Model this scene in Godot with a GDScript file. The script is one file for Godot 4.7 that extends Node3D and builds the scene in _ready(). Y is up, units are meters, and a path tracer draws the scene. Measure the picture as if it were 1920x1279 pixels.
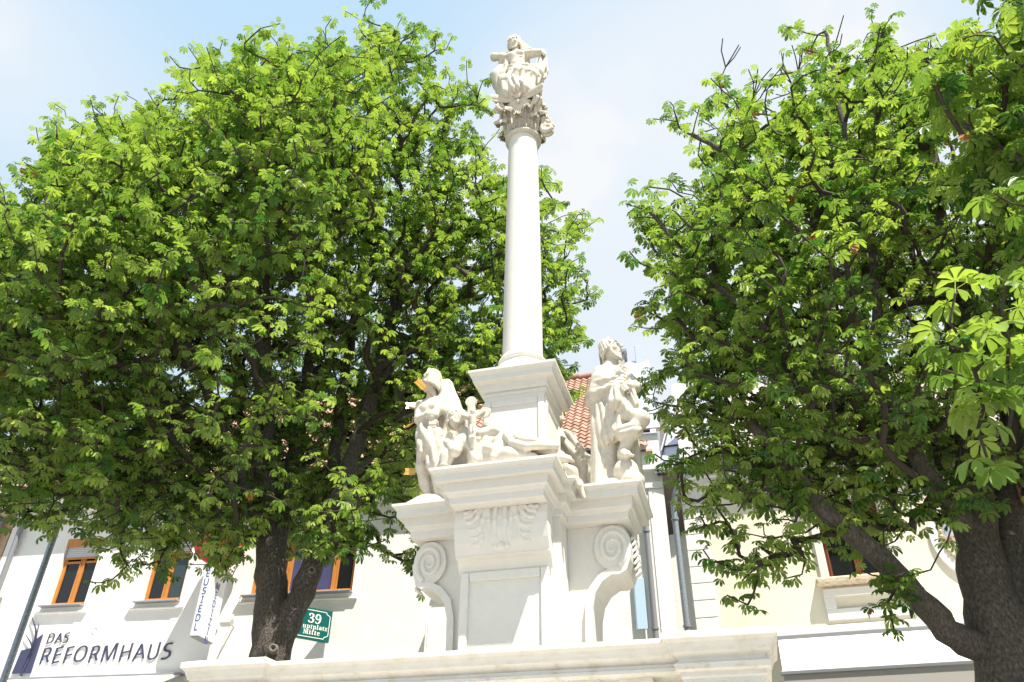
extends Node3D
# A stone plague column on a balustraded base between horse chestnut trees, town houses behind. Units: metres, y up.

const EYE := Vector3(0, 1.6, 0)
const SUN := Vector3(0.230, 0.895, 0.382)
var MT := Transform3D(Basis(Vector3.UP, deg_to_rad(-15.816)), Vector3(0.109, 0, -6.7))       # the column's own axes
var HL := Transform3D(Basis(Vector3.UP, deg_to_rad(-10.486)), Vector3(-8, 0, -16))           # facade of the white house
var HR := Transform3D(Basis(Vector3.UP, deg_to_rad(-18.370)), Vector3(6, 0, -13))            # facade of the cream house
var M := {}
var used := {}
var cam: Camera3D

# ------------------------------------------------------------------ mesh building
class MB:
	var v := PackedVector3Array()
	var n := PackedVector3Array()
	var i := PackedInt32Array()
	func tri(a: Vector3, b: Vector3, c: Vector3) -> void:      # counter-clockwise seen from outside
		var k := v.size()
		v.append(a); v.append(c); v.append(b)
		i.append(k); i.append(k + 1); i.append(k + 2)
	func quad(a: Vector3, b: Vector3, c: Vector3, d: Vector3) -> void:
		var k := v.size()
		v.append(a); v.append(b); v.append(c); v.append(d)
		i.append(k); i.append(k + 2); i.append(k + 1)
		i.append(k); i.append(k + 3); i.append(k + 2)
	func quadn(a: Vector3, b: Vector3, c: Vector3, d: Vector3, na: Vector3, nb: Vector3, nc: Vector3, nd: Vector3) -> void:
		quad(a, b, c, d)
		n.append(na); n.append(nb); n.append(nc); n.append(nd)
	func box(lo: Vector3, hi: Vector3, bev := 0.0, x := Transform3D()) -> void:
		var c := (lo + hi) / 2
		var h := (hi - lo) / 2
		var b := minf(bev, minf(h.x, minf(h.y, h.z)) * 0.9)
		if b <= 0.0:
			for ax in 3:
				for s in [-1.0, 1.0]:
					var q := []
					for uv in [Vector2(-1, -1), Vector2(1, -1), Vector2(1, 1), Vector2(-1, 1)]:
						var w := Vector3()
						w[ax] = s; w[(ax + 1) % 3] = uv.x; w[(ax + 2) % 3] = uv.y
						q.append(x * (c + w * h))
					if s > 0: quad(q[0], q[1], q[2], q[3])
					else: quad(q[3], q[2], q[1], q[0])
			return
		var g := func(sx: float, sy: float, sz: float, ax: int) -> Vector3:
			var w := Vector3(sx, sy, sz) * (h - Vector3(b, b, b))
			w[ax] = Vector3(sx, sy, sz)[ax] * h[ax]
			return x * (c + w)
		var P := func(ax: int, s: float, u: float, w: float, face: int) -> Vector3:
			var q := Vector3()
			q[ax] = s; q[(ax + 1) % 3] = u; q[(ax + 2) % 3] = w
			return g.call(q.x, q.y, q.z, face)
		for ax in 3:
			for s in [-1.0, 1.0]:
				var q := [P.call(ax, s, -1, -1, ax), P.call(ax, s, 1, -1, ax), P.call(ax, s, 1, 1, ax), P.call(ax, s, -1, 1, ax)]
				if s > 0: quad(q[0], q[1], q[2], q[3])
				else: quad(q[3], q[2], q[1], q[0])
				var b2: int = (ax + 1) % 3
				for t in [-1.0, 1.0]:                              # the bevel between the faces ax=s and b2=t
					var e := [P.call(ax, s, t, -1, ax), P.call(ax, s, t, 1, ax), P.call(ax, s, t, 1, b2), P.call(ax, s, t, -1, b2)]
					if s * t < 0: quad(e[0], e[1], e[2], e[3])
					else: quad(e[3], e[2], e[1], e[0])
		for sx in [-1.0, 1.0]:
			for sy in [-1.0, 1.0]:
				for sz in [-1.0, 1.0]:
					var a: Vector3 = g.call(sx, sy, sz, 0)
					var d: Vector3 = g.call(sx, sy, sz, 1)
					var e: Vector3 = g.call(sx, sy, sz, 2)
					if sx * sy * sz > 0: tri(a, d, e)
					else: tri(a, e, d)
	func prism(poly: PackedVector2Array, z0: float, z1: float, x := Transform3D()) -> void:   # poly in x, y
		var p := poly
		if Geometry2D.is_polygon_clockwise(p):
			p = p.duplicate(); p.reverse()
		var t := Geometry2D.triangulate_polygon(p)
		for k in range(0, t.size(), 3):
			var a := p[t[k]]
			var b := p[t[k + 1]]
			var c := p[t[k + 2]]
			if (b - a).cross(c - a) < 0:
				var s := b; b = c; c = s
			tri(x * Vector3(a.x, a.y, z1), x * Vector3(b.x, b.y, z1), x * Vector3(c.x, c.y, z1))
			tri(x * Vector3(a.x, a.y, z0), x * Vector3(c.x, c.y, z0), x * Vector3(b.x, b.y, z0))
		for k in p.size():
			var a := p[k]
			var b := p[(k + 1) % p.size()]
			quad(x * Vector3(a.x, a.y, z0), x * Vector3(b.x, b.y, z0), x * Vector3(b.x, b.y, z1), x * Vector3(a.x, a.y, z1))
	func mould(plan: PackedVector2Array, prof: PackedVector2Array, x := Transform3D(), caps := true) -> void:
		# plan: closed, in x, z, anticlockwise seen from above with z towards the viewer below; prof: (offset outwards, height) from the bottom up
		var m := plan.size()
		var dirs := []
		for k in m:
			var a := plan[(k + m - 1) % m]
			var b := plan[k]
			var c := plan[(k + 1) % m]
			var n1 := (b - a).normalized()
			var n2 := (c - b).normalized()
			n1 = Vector2(-n1.y, n1.x); n2 = Vector2(-n2.y, n2.x)
			dirs.append((n1 + n2) / (1.0 + n1.dot(n2)))
		var area := 0.0
		for k in m: area += plan[k].cross(plan[(k + 1) % m])
		var sg := -1.0 if area > 0 else 1.0
		var at := func(k: int, q: Vector2) -> Vector3:
			var w: Vector2 = plan[k] + dirs[k] * q.x * sg
			return x * Vector3(w.x, q.y, w.y)
		for j in prof.size() - 1:
			for k in m:
				var k2: int = (k + 1) % m
				var a: Vector3 = at.call(k, prof[j])
				var b: Vector3 = at.call(k2, prof[j])
				var c: Vector3 = at.call(k2, prof[j + 1])
				var d: Vector3 = at.call(k, prof[j + 1])
				if area > 0: quad(d, c, b, a)
				else: quad(a, b, c, d)
		if caps:
			for e in [0, prof.size() - 1]:
				var ring := PackedVector2Array()
				for k in m: ring.append(plan[k] + dirs[k] * prof[e].x * sg)
				var t := Geometry2D.triangulate_polygon(ring)
				for k in range(0, t.size(), 3):
					var a := ring[t[k]]
					var b := ring[t[k + 1]]
					var c := ring[t[k + 2]]
					var up := (b - a).cross(c - a) < 0
					var A := x * Vector3(a.x, prof[e].y, a.y)
					var B := x * Vector3(b.x, prof[e].y, b.y)
					var C := x * Vector3(c.x, prof[e].y, c.y)
					if up == (e > 0): tri(A, B, C)
					else: tri(A, C, B)
	func lathe(prof: PackedVector2Array, seg := 32, x := Transform3D(), smooth := true) -> void:     # prof: (radius, height) from the bottom up
		var ns := []
		for j in prof.size() - 1:
			var t := (prof[j + 1] - prof[j])
			ns.append(Vector2(t.y, -t.x).normalized())
		for j in prof.size() - 1:
			var n0: Vector2 = ns[j]
			var n1: Vector2 = ns[j]
			if j > 0 and ns[j].dot(ns[j - 1]) > 0.7: n0 = (ns[j] + ns[j - 1]).normalized()
			if j < ns.size() - 1 and ns[j].dot(ns[j + 1]) > 0.7: n1 = (ns[j] + ns[j + 1]).normalized()
			for k in seg:
				var a := TAU * k / seg
				var b := TAU * (k + 1) / seg
				var ca := Vector3(cos(a), 0, -sin(a))
				var cb := Vector3(cos(b), 0, -sin(b))
				var p := [ca * prof[j].x + Vector3.UP * prof[j].y, cb * prof[j].x + Vector3.UP * prof[j].y, cb * prof[j + 1].x + Vector3.UP * prof[j + 1].y, ca * prof[j + 1].x + Vector3.UP * prof[j + 1].y]
				if smooth:
					quadn(x * p[0], x * p[1], x * p[2], x * p[3], x.basis * (ca * n0.x + Vector3.UP * n0.y), x.basis * (cb * n0.x + Vector3.UP * n0.y), x.basis * (cb * n1.x + Vector3.UP * n1.y), x.basis * (ca * n1.x + Vector3.UP * n1.y))
				else:
					quad(x * p[0], x * p[1], x * p[2], x * p[3])
	func tube(path: PackedVector3Array, rad: PackedFloat32Array, seg := 6, flat := Vector2.ONE, closed_ends := true) -> void:     # always smooth
		if path.size() < 2: return
		var t0 := (path[1] - path[0]).normalized()
		var e1 := t0.cross(Vector3.UP if absf(t0.y) < 0.9 else Vector3.RIGHT).normalized()
		var base := v.size()
		for k in path.size():
			var t := (path[mini(k + 1, path.size() - 1)] - path[maxi(k - 1, 0)]).normalized()
			e1 = (e1 - t * e1.dot(t)).normalized()
			var e2 := t.cross(e1)
			for s in seg:
				var a := TAU * s / seg
				var d := e1 * cos(a) * flat.x + e2 * sin(a) * flat.y
				v.append(path[k] + d * rad[k]); n.append((e1 * cos(a) / flat.x + e2 * sin(a) / flat.y).normalized())
		for k in path.size() - 1:
			for s in seg:
				var a := base + k * seg + s
				var b := base + k * seg + (s + 1) % seg
				i.append(a); i.append(b + seg); i.append(b)
				i.append(a); i.append(a + seg); i.append(b + seg)
		if closed_ends:
			for e in [0, path.size() - 1]:
				var c := v.size()
				var d := (path[0] - path[1]).normalized() if e == 0 else (path[-1] - path[-2]).normalized()
				v.append(path[e]); n.append(d)
				for s in seg: v.append(v[base + e * seg + s]); n.append(d)
				for s in seg:
					i.append(c); i.append(c + 1 + (s if e == 0 else (s + 1) % seg)); i.append(c + 1 + ((s + 1) % seg if e == 0 else s))
	func ball(c: Vector3, r: Vector3, rows := 8, seg := 12) -> void:
		var k := v.size()
		for j in rows + 1:
			for s in seg + 1:
				var d := Vector3(sin(PI * j / rows) * cos(TAU * s / seg), cos(PI * j / rows), sin(PI * j / rows) * sin(TAU * s / seg))
				v.append(c + d * r); n.append((d / r).normalized())
		for j in rows:
			for s in seg:
				var a := k + j * (seg + 1) + s
				i.append(a); i.append(a + seg + 2); i.append(a + 1)
				i.append(a); i.append(a + seg + 1); i.append(a + seg + 2)
	func done() -> ArrayMesh:
		var a := []
		a.resize(Mesh.ARRAY_MAX)
		a[Mesh.ARRAY_VERTEX] = v
		if n.size() == v.size(): a[Mesh.ARRAY_NORMAL] = n
		a[Mesh.ARRAY_INDEX] = i
		var m := ArrayMesh.new()
		m.add_surface_from_arrays(Mesh.PRIMITIVE_TRIANGLES, a)
		return m

# Smooth-joined capsules and ellipsoids, meshed as surface nets.
class Sculpt:
	var p := []
	func cap(a: Vector3, b: Vector3, ra: float, rb: float, k := 0.02, amp := 0.0, fr := 0.0, ph := 0.0, tw := 0.0) -> void:
		p.append({"t": 0, "a": a, "b": b, "ra": ra, "rb": rb, "k": k, "amp": amp, "fr": fr, "ph": ph, "tw": tw})
	func chain(pts: Array, rad: Array, k := 0.02) -> void:
		for j in pts.size() - 1: cap(pts[j], pts[j + 1], rad[j], rad[j + 1], k)
	func ell(c: Vector3, r: Vector3, k := 0.02, b := Basis()) -> void:
		p.append({"t": 1, "a": c, "b": c, "r": r, "k": k, "m": b.transposed()})
	func cut(c: Vector3, r: Vector3, k := 0.005, b := Basis()) -> void:
		p.append({"t": 2, "a": c, "b": c, "r": r, "k": k, "m": b.transposed()})
	func into(mb: MB, cell: float) -> void:
		var lo := Vector3.ONE * 1e9
		var hi := -lo
		for q in p:
			if q.t == 2: continue
			var r: float = maxf(q.ra, q.rb) + q.amp if q.t == 0 else maxf(q.r.x, maxf(q.r.y, q.r.z))
			lo = lo.min(q.a - Vector3.ONE * r).min(q.b - Vector3.ONE * r)
			hi = hi.max(q.a + Vector3.ONE * r).max(q.b + Vector3.ONE * r)
		lo -= Vector3.ONE * cell * 3; hi += Vector3.ONE * cell * 3
		var nx := int((hi.x - lo.x) / cell) + 2
		var ny := int((hi.y - lo.y) / cell) + 2
		var nz := int((hi.z - lo.z) / cell) + 2
		var g := PackedFloat32Array()
		g.resize(nx * ny * nz)
		g.fill(1.0)
		for q in p:
			var k: float = q.k
			var a: Vector3 = q.a
			var ty: int = q.t
			var ext := k + cell * 2.5
			var mr: Vector3
			if ty == 0: mr = Vector3.ONE * (maxf(q.ra, q.rb) + q.amp + ext)
			else: mr = Vector3.ONE * (maxf(q.r.x, maxf(q.r.y, q.r.z)) + ext)
			var l: Vector3 = ((a.min(q.b) - mr - lo) / cell).floor()
			var h: Vector3 = ((a.max(q.b) + mr - lo) / cell).ceil()
			var x0 := maxi(int(l.x), 0); var x1 := mini(int(h.x), nx - 1)
			var y0 := maxi(int(l.y), 0); var y1 := mini(int(h.y), ny - 1)
			var z0 := maxi(int(l.z), 0); var z1 := mini(int(h.z), nz - 1)
			if ty == 0:
				var ab: Vector3 = q.b - a
				var l2 := maxf(ab.length_squared(), 1e-9)
				var ra: float = q.ra
				var dr: float = q.rb - q.ra
				var amp: float = q.amp
				var fr: float = q.fr
				var ph: float = q.ph
				var tw: float = q.tw
				var t := ab.normalized() if l2 > 1e-8 else Vector3.UP
				var e1 := t.cross(Vector3.UP if absf(t.y) < 0.9 else Vector3.RIGHT).normalized()
				var e2 := t.cross(e1)
				for z in range(z0, z1 + 1):
					for y in range(y0, y1 + 1):
						var row := (z * ny + y) * nx
						var w := Vector3(lo.x + x0 * cell, lo.y + y * cell, lo.z + z * cell) - a
						for x in range(x0, x1 + 1):
							var u := clampf(w.dot(ab) / l2, 0.0, 1.0)
							var o := w - ab * u
							var d := o.length() - ra - dr * u
							if amp > 0.0 and d < ext + amp:
								var an := atan2(o.dot(e2), o.dot(e1))
								d -= amp * (1.9 * absf(sin(an * fr * 0.5 + ph + u * tw * 0.5)) - 1.1 + 0.5 * absf(sin(an * (floorf(fr * 0.5) + 0.5) * 1.0 + ph * 1.7 - u * tw * 1.1)))
							var s := g[row + x]
							var m := k - absf(s - d)
							g[row + x] = minf(s, d) - (m * m * 0.25 / k if m > 0.0 else 0.0)
							w.x += cell
			else:
				var rr: Vector3 = q.r
				var mm: Basis = q.m
				for z in range(z0, z1 + 1):
					for y in range(y0, y1 + 1):
						var row := (z * ny + y) * nx
						for x in range(x0, x1 + 1):
							var w: Vector3 = mm * (Vector3(lo.x + x * cell, lo.y + y * cell, lo.z + z * cell) - a)
							var b := w / rr
							var k0 := b.length()
							var d := k0 * (k0 - 1.0) / maxf((b / rr).length(), 1e-6) if k0 > 1e-4 else -minf(rr.x, minf(rr.y, rr.z))
							var s := g[row + x]
							if ty == 1:
								var m := k - absf(s - d)
								g[row + x] = minf(s, d) - (m * m * 0.25 / k if m > 0.0 else 0.0)
							else:
								var m := k - absf(s + d)
								g[row + x] = maxf(s, -d) + (m * m * 0.25 / k if m > 0.0 else 0.0)
		var id := PackedInt32Array()
		id.resize(nx * ny * nz)
		id.fill(-1)
		var sl := nx * ny
		for z in nz - 1:
			for y in ny - 1:
				var row := (z * ny + y) * nx
				for x in nx - 1:
					var o := row + x
					var a0 := g[o]; var a1 := g[o + 1]; var a2 := g[o + nx]; var a3 := g[o + nx + 1]
					var b0 := g[o + sl]; var b1 := g[o + sl + 1]; var b2 := g[o + sl + nx]; var b3 := g[o + sl + nx + 1]
					var c := int(a0 < 0) + int(a1 < 0) + int(a2 < 0) + int(a3 < 0) + int(b0 < 0) + int(b1 < 0) + int(b2 < 0) + int(b3 < 0)
					if c == 0 or c == 8: continue
					var s := Vector3()
					var m := 0
					if (a0 < 0) != (a1 < 0): s += Vector3(a0 / (a0 - a1), 0, 0); m += 1
					if (a2 < 0) != (a3 < 0): s += Vector3(a2 / (a2 - a3), 1, 0); m += 1
					if (b0 < 0) != (b1 < 0): s += Vector3(b0 / (b0 - b1), 0, 1); m += 1
					if (b2 < 0) != (b3 < 0): s += Vector3(b2 / (b2 - b3), 1, 1); m += 1
					if (a0 < 0) != (a2 < 0): s += Vector3(0, a0 / (a0 - a2), 0); m += 1
					if (a1 < 0) != (a3 < 0): s += Vector3(1, a1 / (a1 - a3), 0); m += 1
					if (b0 < 0) != (b2 < 0): s += Vector3(0, b0 / (b0 - b2), 1); m += 1
					if (b1 < 0) != (b3 < 0): s += Vector3(1, b1 / (b1 - b3), 1); m += 1
					if (a0 < 0) != (b0 < 0): s += Vector3(0, 0, a0 / (a0 - b0)); m += 1
					if (a1 < 0) != (b1 < 0): s += Vector3(1, 0, a1 / (a1 - b1)); m += 1
					if (a2 < 0) != (b2 < 0): s += Vector3(0, 1, a2 / (a2 - b2)); m += 1
					if (a3 < 0) != (b3 < 0): s += Vector3(1, 1, a3 / (a3 - b3)); m += 1
					id[o] = mb.v.size()
					mb.v.append(lo + (Vector3(x, y, z) + s / m) * cell)
					mb.n.append(Vector3(a1 - a0 + a3 - a2 + b1 - b0 + b3 - b2, a2 - a0 + a3 - a1 + b2 - b0 + b3 - b1, b0 - a0 + b1 - a1 + b2 - a2 + b3 - a3).normalized())
		for z in range(1, nz - 1):
			for y in range(1, ny - 1):
				var row := (z * ny + y) * nx
				for x in range(1, nx - 1):
					var o := row + x
					var f := g[o] < 0
					if f != (g[o + 1] < 0): _q(mb, id[o - nx - sl], id[o - sl], id[o], id[o - nx], f)
					if f != (g[o + nx] < 0): _q(mb, id[o - 1 - sl], id[o - 1], id[o], id[o - sl], f)
					if f != (g[o + sl] < 0): _q(mb, id[o - 1 - nx], id[o - nx], id[o], id[o - 1], f)
	func _q(mb: MB, a: int, b: int, c: int, d: int, f: bool) -> void:
		if a < 0 or b < 0 or c < 0 or d < 0: return
		if f: mb.i.append_array([a, c, b, a, d, c])
		else: mb.i.append_array([a, b, c, a, c, d])

# ------------------------------------------------------------------ naming
func numbered(called: String) -> String:
	var k: int = used.get(called, 0)
	used[called] = k + 1
	return called if k == 0 else "%s_%03d" % [called, k]

func tag(o: Node, label: String, category := "", group := "", kind := "") -> Node:
	if label: o.set_meta("label", label)
	if category: o.set_meta("category", category)
	if group: o.set_meta("group", group)
	if kind: o.set_meta("kind", kind)
	return o

func thing(called: String, label: String, category: String, at := Transform3D(), group := "") -> Node3D:
	var o := Node3D.new()
	o.name = numbered(called)
	add_child(o)
	o.transform = at
	tag(o, label, category, group)
	return o

func part(called: String, mesh: Mesh, mat: Material, parent: Node, at := Transform3D()) -> MeshInstance3D:
	var o := MeshInstance3D.new()
	o.name = called if parent != self else numbered(called)
	o.mesh = mesh
	o.material_override = mat
	o.transform = at
	parent.add_child(o, true)
	return o

func V2(a: Array) -> PackedVector2Array:
	var r := PackedVector2Array()
	for k in range(0, a.size(), 2): r.append(Vector2(a[k], a[k + 1]))
	return r

func rect(hx: float, hz: float, cx := 0.0, cz := 0.0) -> PackedVector2Array:
	return V2([cx - hx, cz + hz, cx + hx, cz + hz, cx + hx, cz - hz, cx - hx, cz - hz])

func smooth_path(p: Array, step: float) -> PackedVector3Array:
	var r := PackedVector3Array()
	for k in p.size() - 1:
		var a: Vector3 = p[maxi(k - 1, 0)]
		var b: Vector3 = p[k]
		var c: Vector3 = p[k + 1]
		var d: Vector3 = p[mini(k + 2, p.size() - 1)]
		var m := maxi(1, int(ceil(b.distance_to(c) / step)))
		for j in m:
			r.append(b.cubic_interpolate(c, a, d, float(j) / m))
	r.append(p[-1])
	return r

func radii(n: int, a: float, b: float) -> PackedFloat32Array:
	var r := PackedFloat32Array()
	for k in n: r.append(lerpf(a, b, float(k) / maxi(1, n - 1)))
	return r

# ------------------------------------------------------------------ materials
func srgb(r: float, g: float, b: float) -> Color:
	return Color(r, g, b).linear_to_srgb()

func noise_tex(seed_: int, freq: float, ramp: Array, size := 512, oct := 4, normal := 0.0, kind := FastNoiseLite.TYPE_SIMPLEX_SMOOTH) -> NoiseTexture2D:
	var f := FastNoiseLite.new()
	f.seed = seed_; f.frequency = freq; f.fractal_octaves = oct; f.noise_type = kind
	var t := NoiseTexture2D.new()
	t.width = size; t.height = size; t.seamless = true; t.noise = f
	if normal > 0.0:
		t.as_normal_map = true; t.bump_strength = normal
	elif ramp.size():
		var g := Gradient.new()
		g.offsets = PackedFloat32Array(ramp.map(func(q): return q[0]))
		g.colors = PackedColorArray(ramp.map(func(q): return q[1]))
		t.color_ramp = g
	return t

func mat(called: String, albedo: Color, rough := 0.8, tex: Texture2D = null, scale := Vector3.ONE, nrm: Texture2D = null, nscale := 1.0, metal := 0.0) -> StandardMaterial3D:
	var m := StandardMaterial3D.new()
	m.resource_name = called
	m.albedo_color = albedo
	m.roughness = rough
	m.metallic = metal
	if tex: m.albedo_texture = tex
	if nrm:
		m.normal_enabled = true; m.normal_texture = nrm; m.normal_scale = nscale
	if tex or nrm:
		m.uv1_triplanar = true; m.uv1_world_triplanar = true; m.uv1_scale = scale
	M[called] = m
	return m

func make_materials() -> void:
	var grit := noise_tex(3, 0.09, [], 512, 4, 3.0)
	var fine := noise_tex(5, 0.22, [], 512, 3, 2.0)
	mat("stone", Color.WHITE, 0.85, noise_tex(11, 0.012, [[0.0, srgb(.655, .625, .57)], [0.3, srgb(.69, .672, .635)], [1.0, srgb(.71, .698, .67)]], 512, 6), Vector3.ONE * 1.3, grit, 0.45)
	mat("statue_stone", Color.WHITE, 0.8, noise_tex(17, 0.014, [[0.0, srgb(.47, .40, .30)], [0.3, srgb(.56, .51, .43)], [0.55, srgb(.59, .55, .48)], [1.0, srgb(.62, .59, .53)]], 512, 6), Vector3.ONE * 2.0, fine, 0.35)
	mat("worn_stone", Color.WHITE, 0.9, noise_tex(23, 0.016, [[0.0, srgb(.46, .41, .33)], [0.16, srgb(.60, .56, .48)], [0.36, srgb(.69, .665, .61)], [0.7, srgb(.725, .705, .665)], [1.0, srgb(.74, .725, .69)]], 512, 6), Vector3(0.8, 1.6, 0.8), grit, 0.6)
	mat("white_plaster", Color.WHITE, 0.92, noise_tex(31, 0.01, [[0.0, srgb(.77, .765, .74)], [1.0, srgb(.83, .825, .81)]], 512, 4), Vector3.ONE * 0.35, noise_tex(7, 0.12, [], 512, 3, 3.0), 0.22)
	mat("cream_plaster", Color.WHITE, 0.92, noise_tex(37, 0.012, [[0.0, srgb(.77, .715, .58)], [1.0, srgb(.81, .76, .635)]], 512, 4), Vector3.ONE * 0.35, fine, 0.3)
	mat("peach_plaster", Color.WHITE, 0.95, noise_tex(41, 0.2, [[0.2, srgb(.42, .27, .18)], [0.8, srgb(.62, .45, .34)]], 512, 3), Vector3.ONE * 0.8, grit, 0.6)
	mat("trim_white", srgb(.80, .79, .77), 0.85)
	mat("weathered_sill", Color.WHITE, 0.9, noise_tex(43, 0.03, [[0.0, srgb(.30, .22, .13)], [0.45, srgb(.55, .45, .32)], [1.0, srgb(.72, .66, .56)]], 256, 5), Vector3(1.2, 3, 1.2))
	mat("orange_wood", Color.WHITE, 0.45, noise_tex(47, 0.03, [[0.0, srgb(.42, .155, .03)], [1.0, srgb(.58, .25, .06)]], 256, 4), Vector3(2, .5, 2))
	mat("brown_wood", srgb(.16, .045, .022), 0.4)
	mat("pane", srgb(.014, .016, .018), 0.04)
	mat("sky_tint_pane", srgb(.07, .075, .17), 0.05)  # reflection of the sky put into the pane colour
	mat("teal_pane", srgb(.035, .055, .06), 0.05)
	mat("bead_yellow", srgb(.52, .42, .20), 0.6)
	mat("red_curtain", srgb(.07, .012, .016), 0.5)
	mat("shutter", srgb(.52, .53, .56), 0.45)
	mat("sill_metal", srgb(.36, .37, .40), 0.35, null, Vector3.ONE, null, 1.0, 0.5)
	mat("galvanised", Color.WHITE, 0.42, noise_tex(53, 0.06, [[0.0, srgb(.20, .235, .28)], [1.0, srgb(.40, .44, .49)]], 256, 4), Vector3.ONE * 1.5, null, 1.0, 0.55)
	mat("pipe_grey", srgb(.25, .255, .28), 0.45, null, Vector3.ONE, null, 1.0, 0.3)
	mat("gutter_dark", srgb(.04, .042, .05), 0.35, null, Vector3.ONE, null, 1.0, 0.4)
	mat("sheet_metal", srgb(.50, .55, .64), 0.35, null, Vector3.ONE, null, 1.0, 0.35)
	mat("seam_dark", srgb(.03, .03, .035), 0.5)
	mat("painted_dark", srgb(.012, .010, .009), 0.9)  # near-black: the dark of rooms and hollows put into the colour
	for k in 4: mat("tile%d" % k, srgb(.29 + .05 * k, .165 + .03 * k, .12 + .022 * k), 0.75, null)
	for k in 3: mat("shingle%d" % k, srgb(.30 + .07 * k, .26 + .065 * k, .24 + .065 * k), 0.85)
	mat("awning", srgb(.80, .80, .81), 0.8)
	mat("valance", srgb(.40, .39, .38), 0.85)
	mat("sign_ink", srgb(.045, .05, .105), 0.35)
	mat("sign_white", srgb(.78, .80, .83), 0.35)
	mat("sign_blue", srgb(.03, .07, .32), 0.4)
	mat("sign_red", srgb(.62, .016, .03), 0.35)
	mat("sign_green", srgb(.0, .105, .092), 0.3)
	mat("paint_white", srgb(.82, .82, .82), 0.45)
	mat("pale_blue", srgb(.45, .60, .78), 0.4)
	mat("dark_board", srgb(.05, .055, .075), 0.4)
	mat("gold", srgb(.72, .42, .10), 0.32, null, Vector3.ONE, null, 1.0, 0.75)
	mat("paving", Color.WHITE, 0.9, noise_tex(59, 0.04, [[0.0, srgb(.235, .222, .20)], [1.0, srgb(.34, .325, .30)]], 512, 4), Vector3.ONE * 0.4)
	mat("bark", Color.WHITE, 0.9, noise_tex(61, 0.035, [[0.0, srgb(.02, .017, .014)], [0.4, srgb(.065, .054, .047)], [0.75, srgb(.12, .105, .093)], [1.0, srgb(.20, .185, .165)]], 512, 5), Vector3(2.2, 0.9, 2.2), noise_tex(63, 0.05, [], 512, 5, 7.0), 1.0)
	mat("twig", srgb(.045, .034, .028), 0.85)
	mat("cut_wood", Color.WHITE, 0.9, noise_tex(67, 0.08, [[0.0, srgb(.08, .07, .06)], [1.0, srgb(.30, .28, .25)]], 256, 3), Vector3.ONE * 6)
	mat("bare_wood", srgb(.30, .13, .085), 0.9)
	for nm in ["foliage", "foliage_small"]:
		var f := mat(nm, Color.WHITE, 0.33)
		f.vertex_color_use_as_albedo = true
		f.backlight_enabled = true
		f.backlight = Color(1.0, 1.0, 0.7)
	var mottle := noise_tex(71, 0.05, [[0.0, Color(.90, .92, .88)], [1.0, Color.WHITE]], 128, 3)
	for k in 5:
		var f := mat("leaf%d" % k, leaf_color(float(k) / 4.0), 0.36, mottle, Vector3.ONE * 3.0)
		f.backlight_enabled = true
		f.backlight = Color(1.0, 1.0, 0.7)
	var b := mat("withered", srgb(.34, .12, .03), 0.7, mottle, Vector3.ONE * 3.0)
	b.backlight_enabled = true; b.backlight = Color(.8, .8, .8)

func leaf_color(t: float) -> Color:          # sRGB of a chestnut leaf between dark and fresh
	return srgb(lerpf(.055, .42, t), lerpf(.165, .56, t), lerpf(.034, .13, t))

# ------------------------------------------------------------------ the balustrade and the column
func baluster_mesh() -> ArrayMesh:
	var b := MB.new()
	b.lathe(V2([.0, 2.12, .085, 2.12, .085, 2.15, .055, 2.17, .06, 2.2, .09, 2.27, .098, 2.33, .085, 2.4, .055, 2.47, .045, 2.51, .06, 2.53, .06, 2.55, .08, 2.57, .0, 2.57]), 16, Transform3D(), false)
	b.box(Vector3(-.1, 2.0, -.1), Vector3(.1, 2.12, .1), .008)
	b.box(Vector3(-.1, 2.57, -.1), Vector3(.1, 2.665, .1), .006)
	return b.done()

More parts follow.
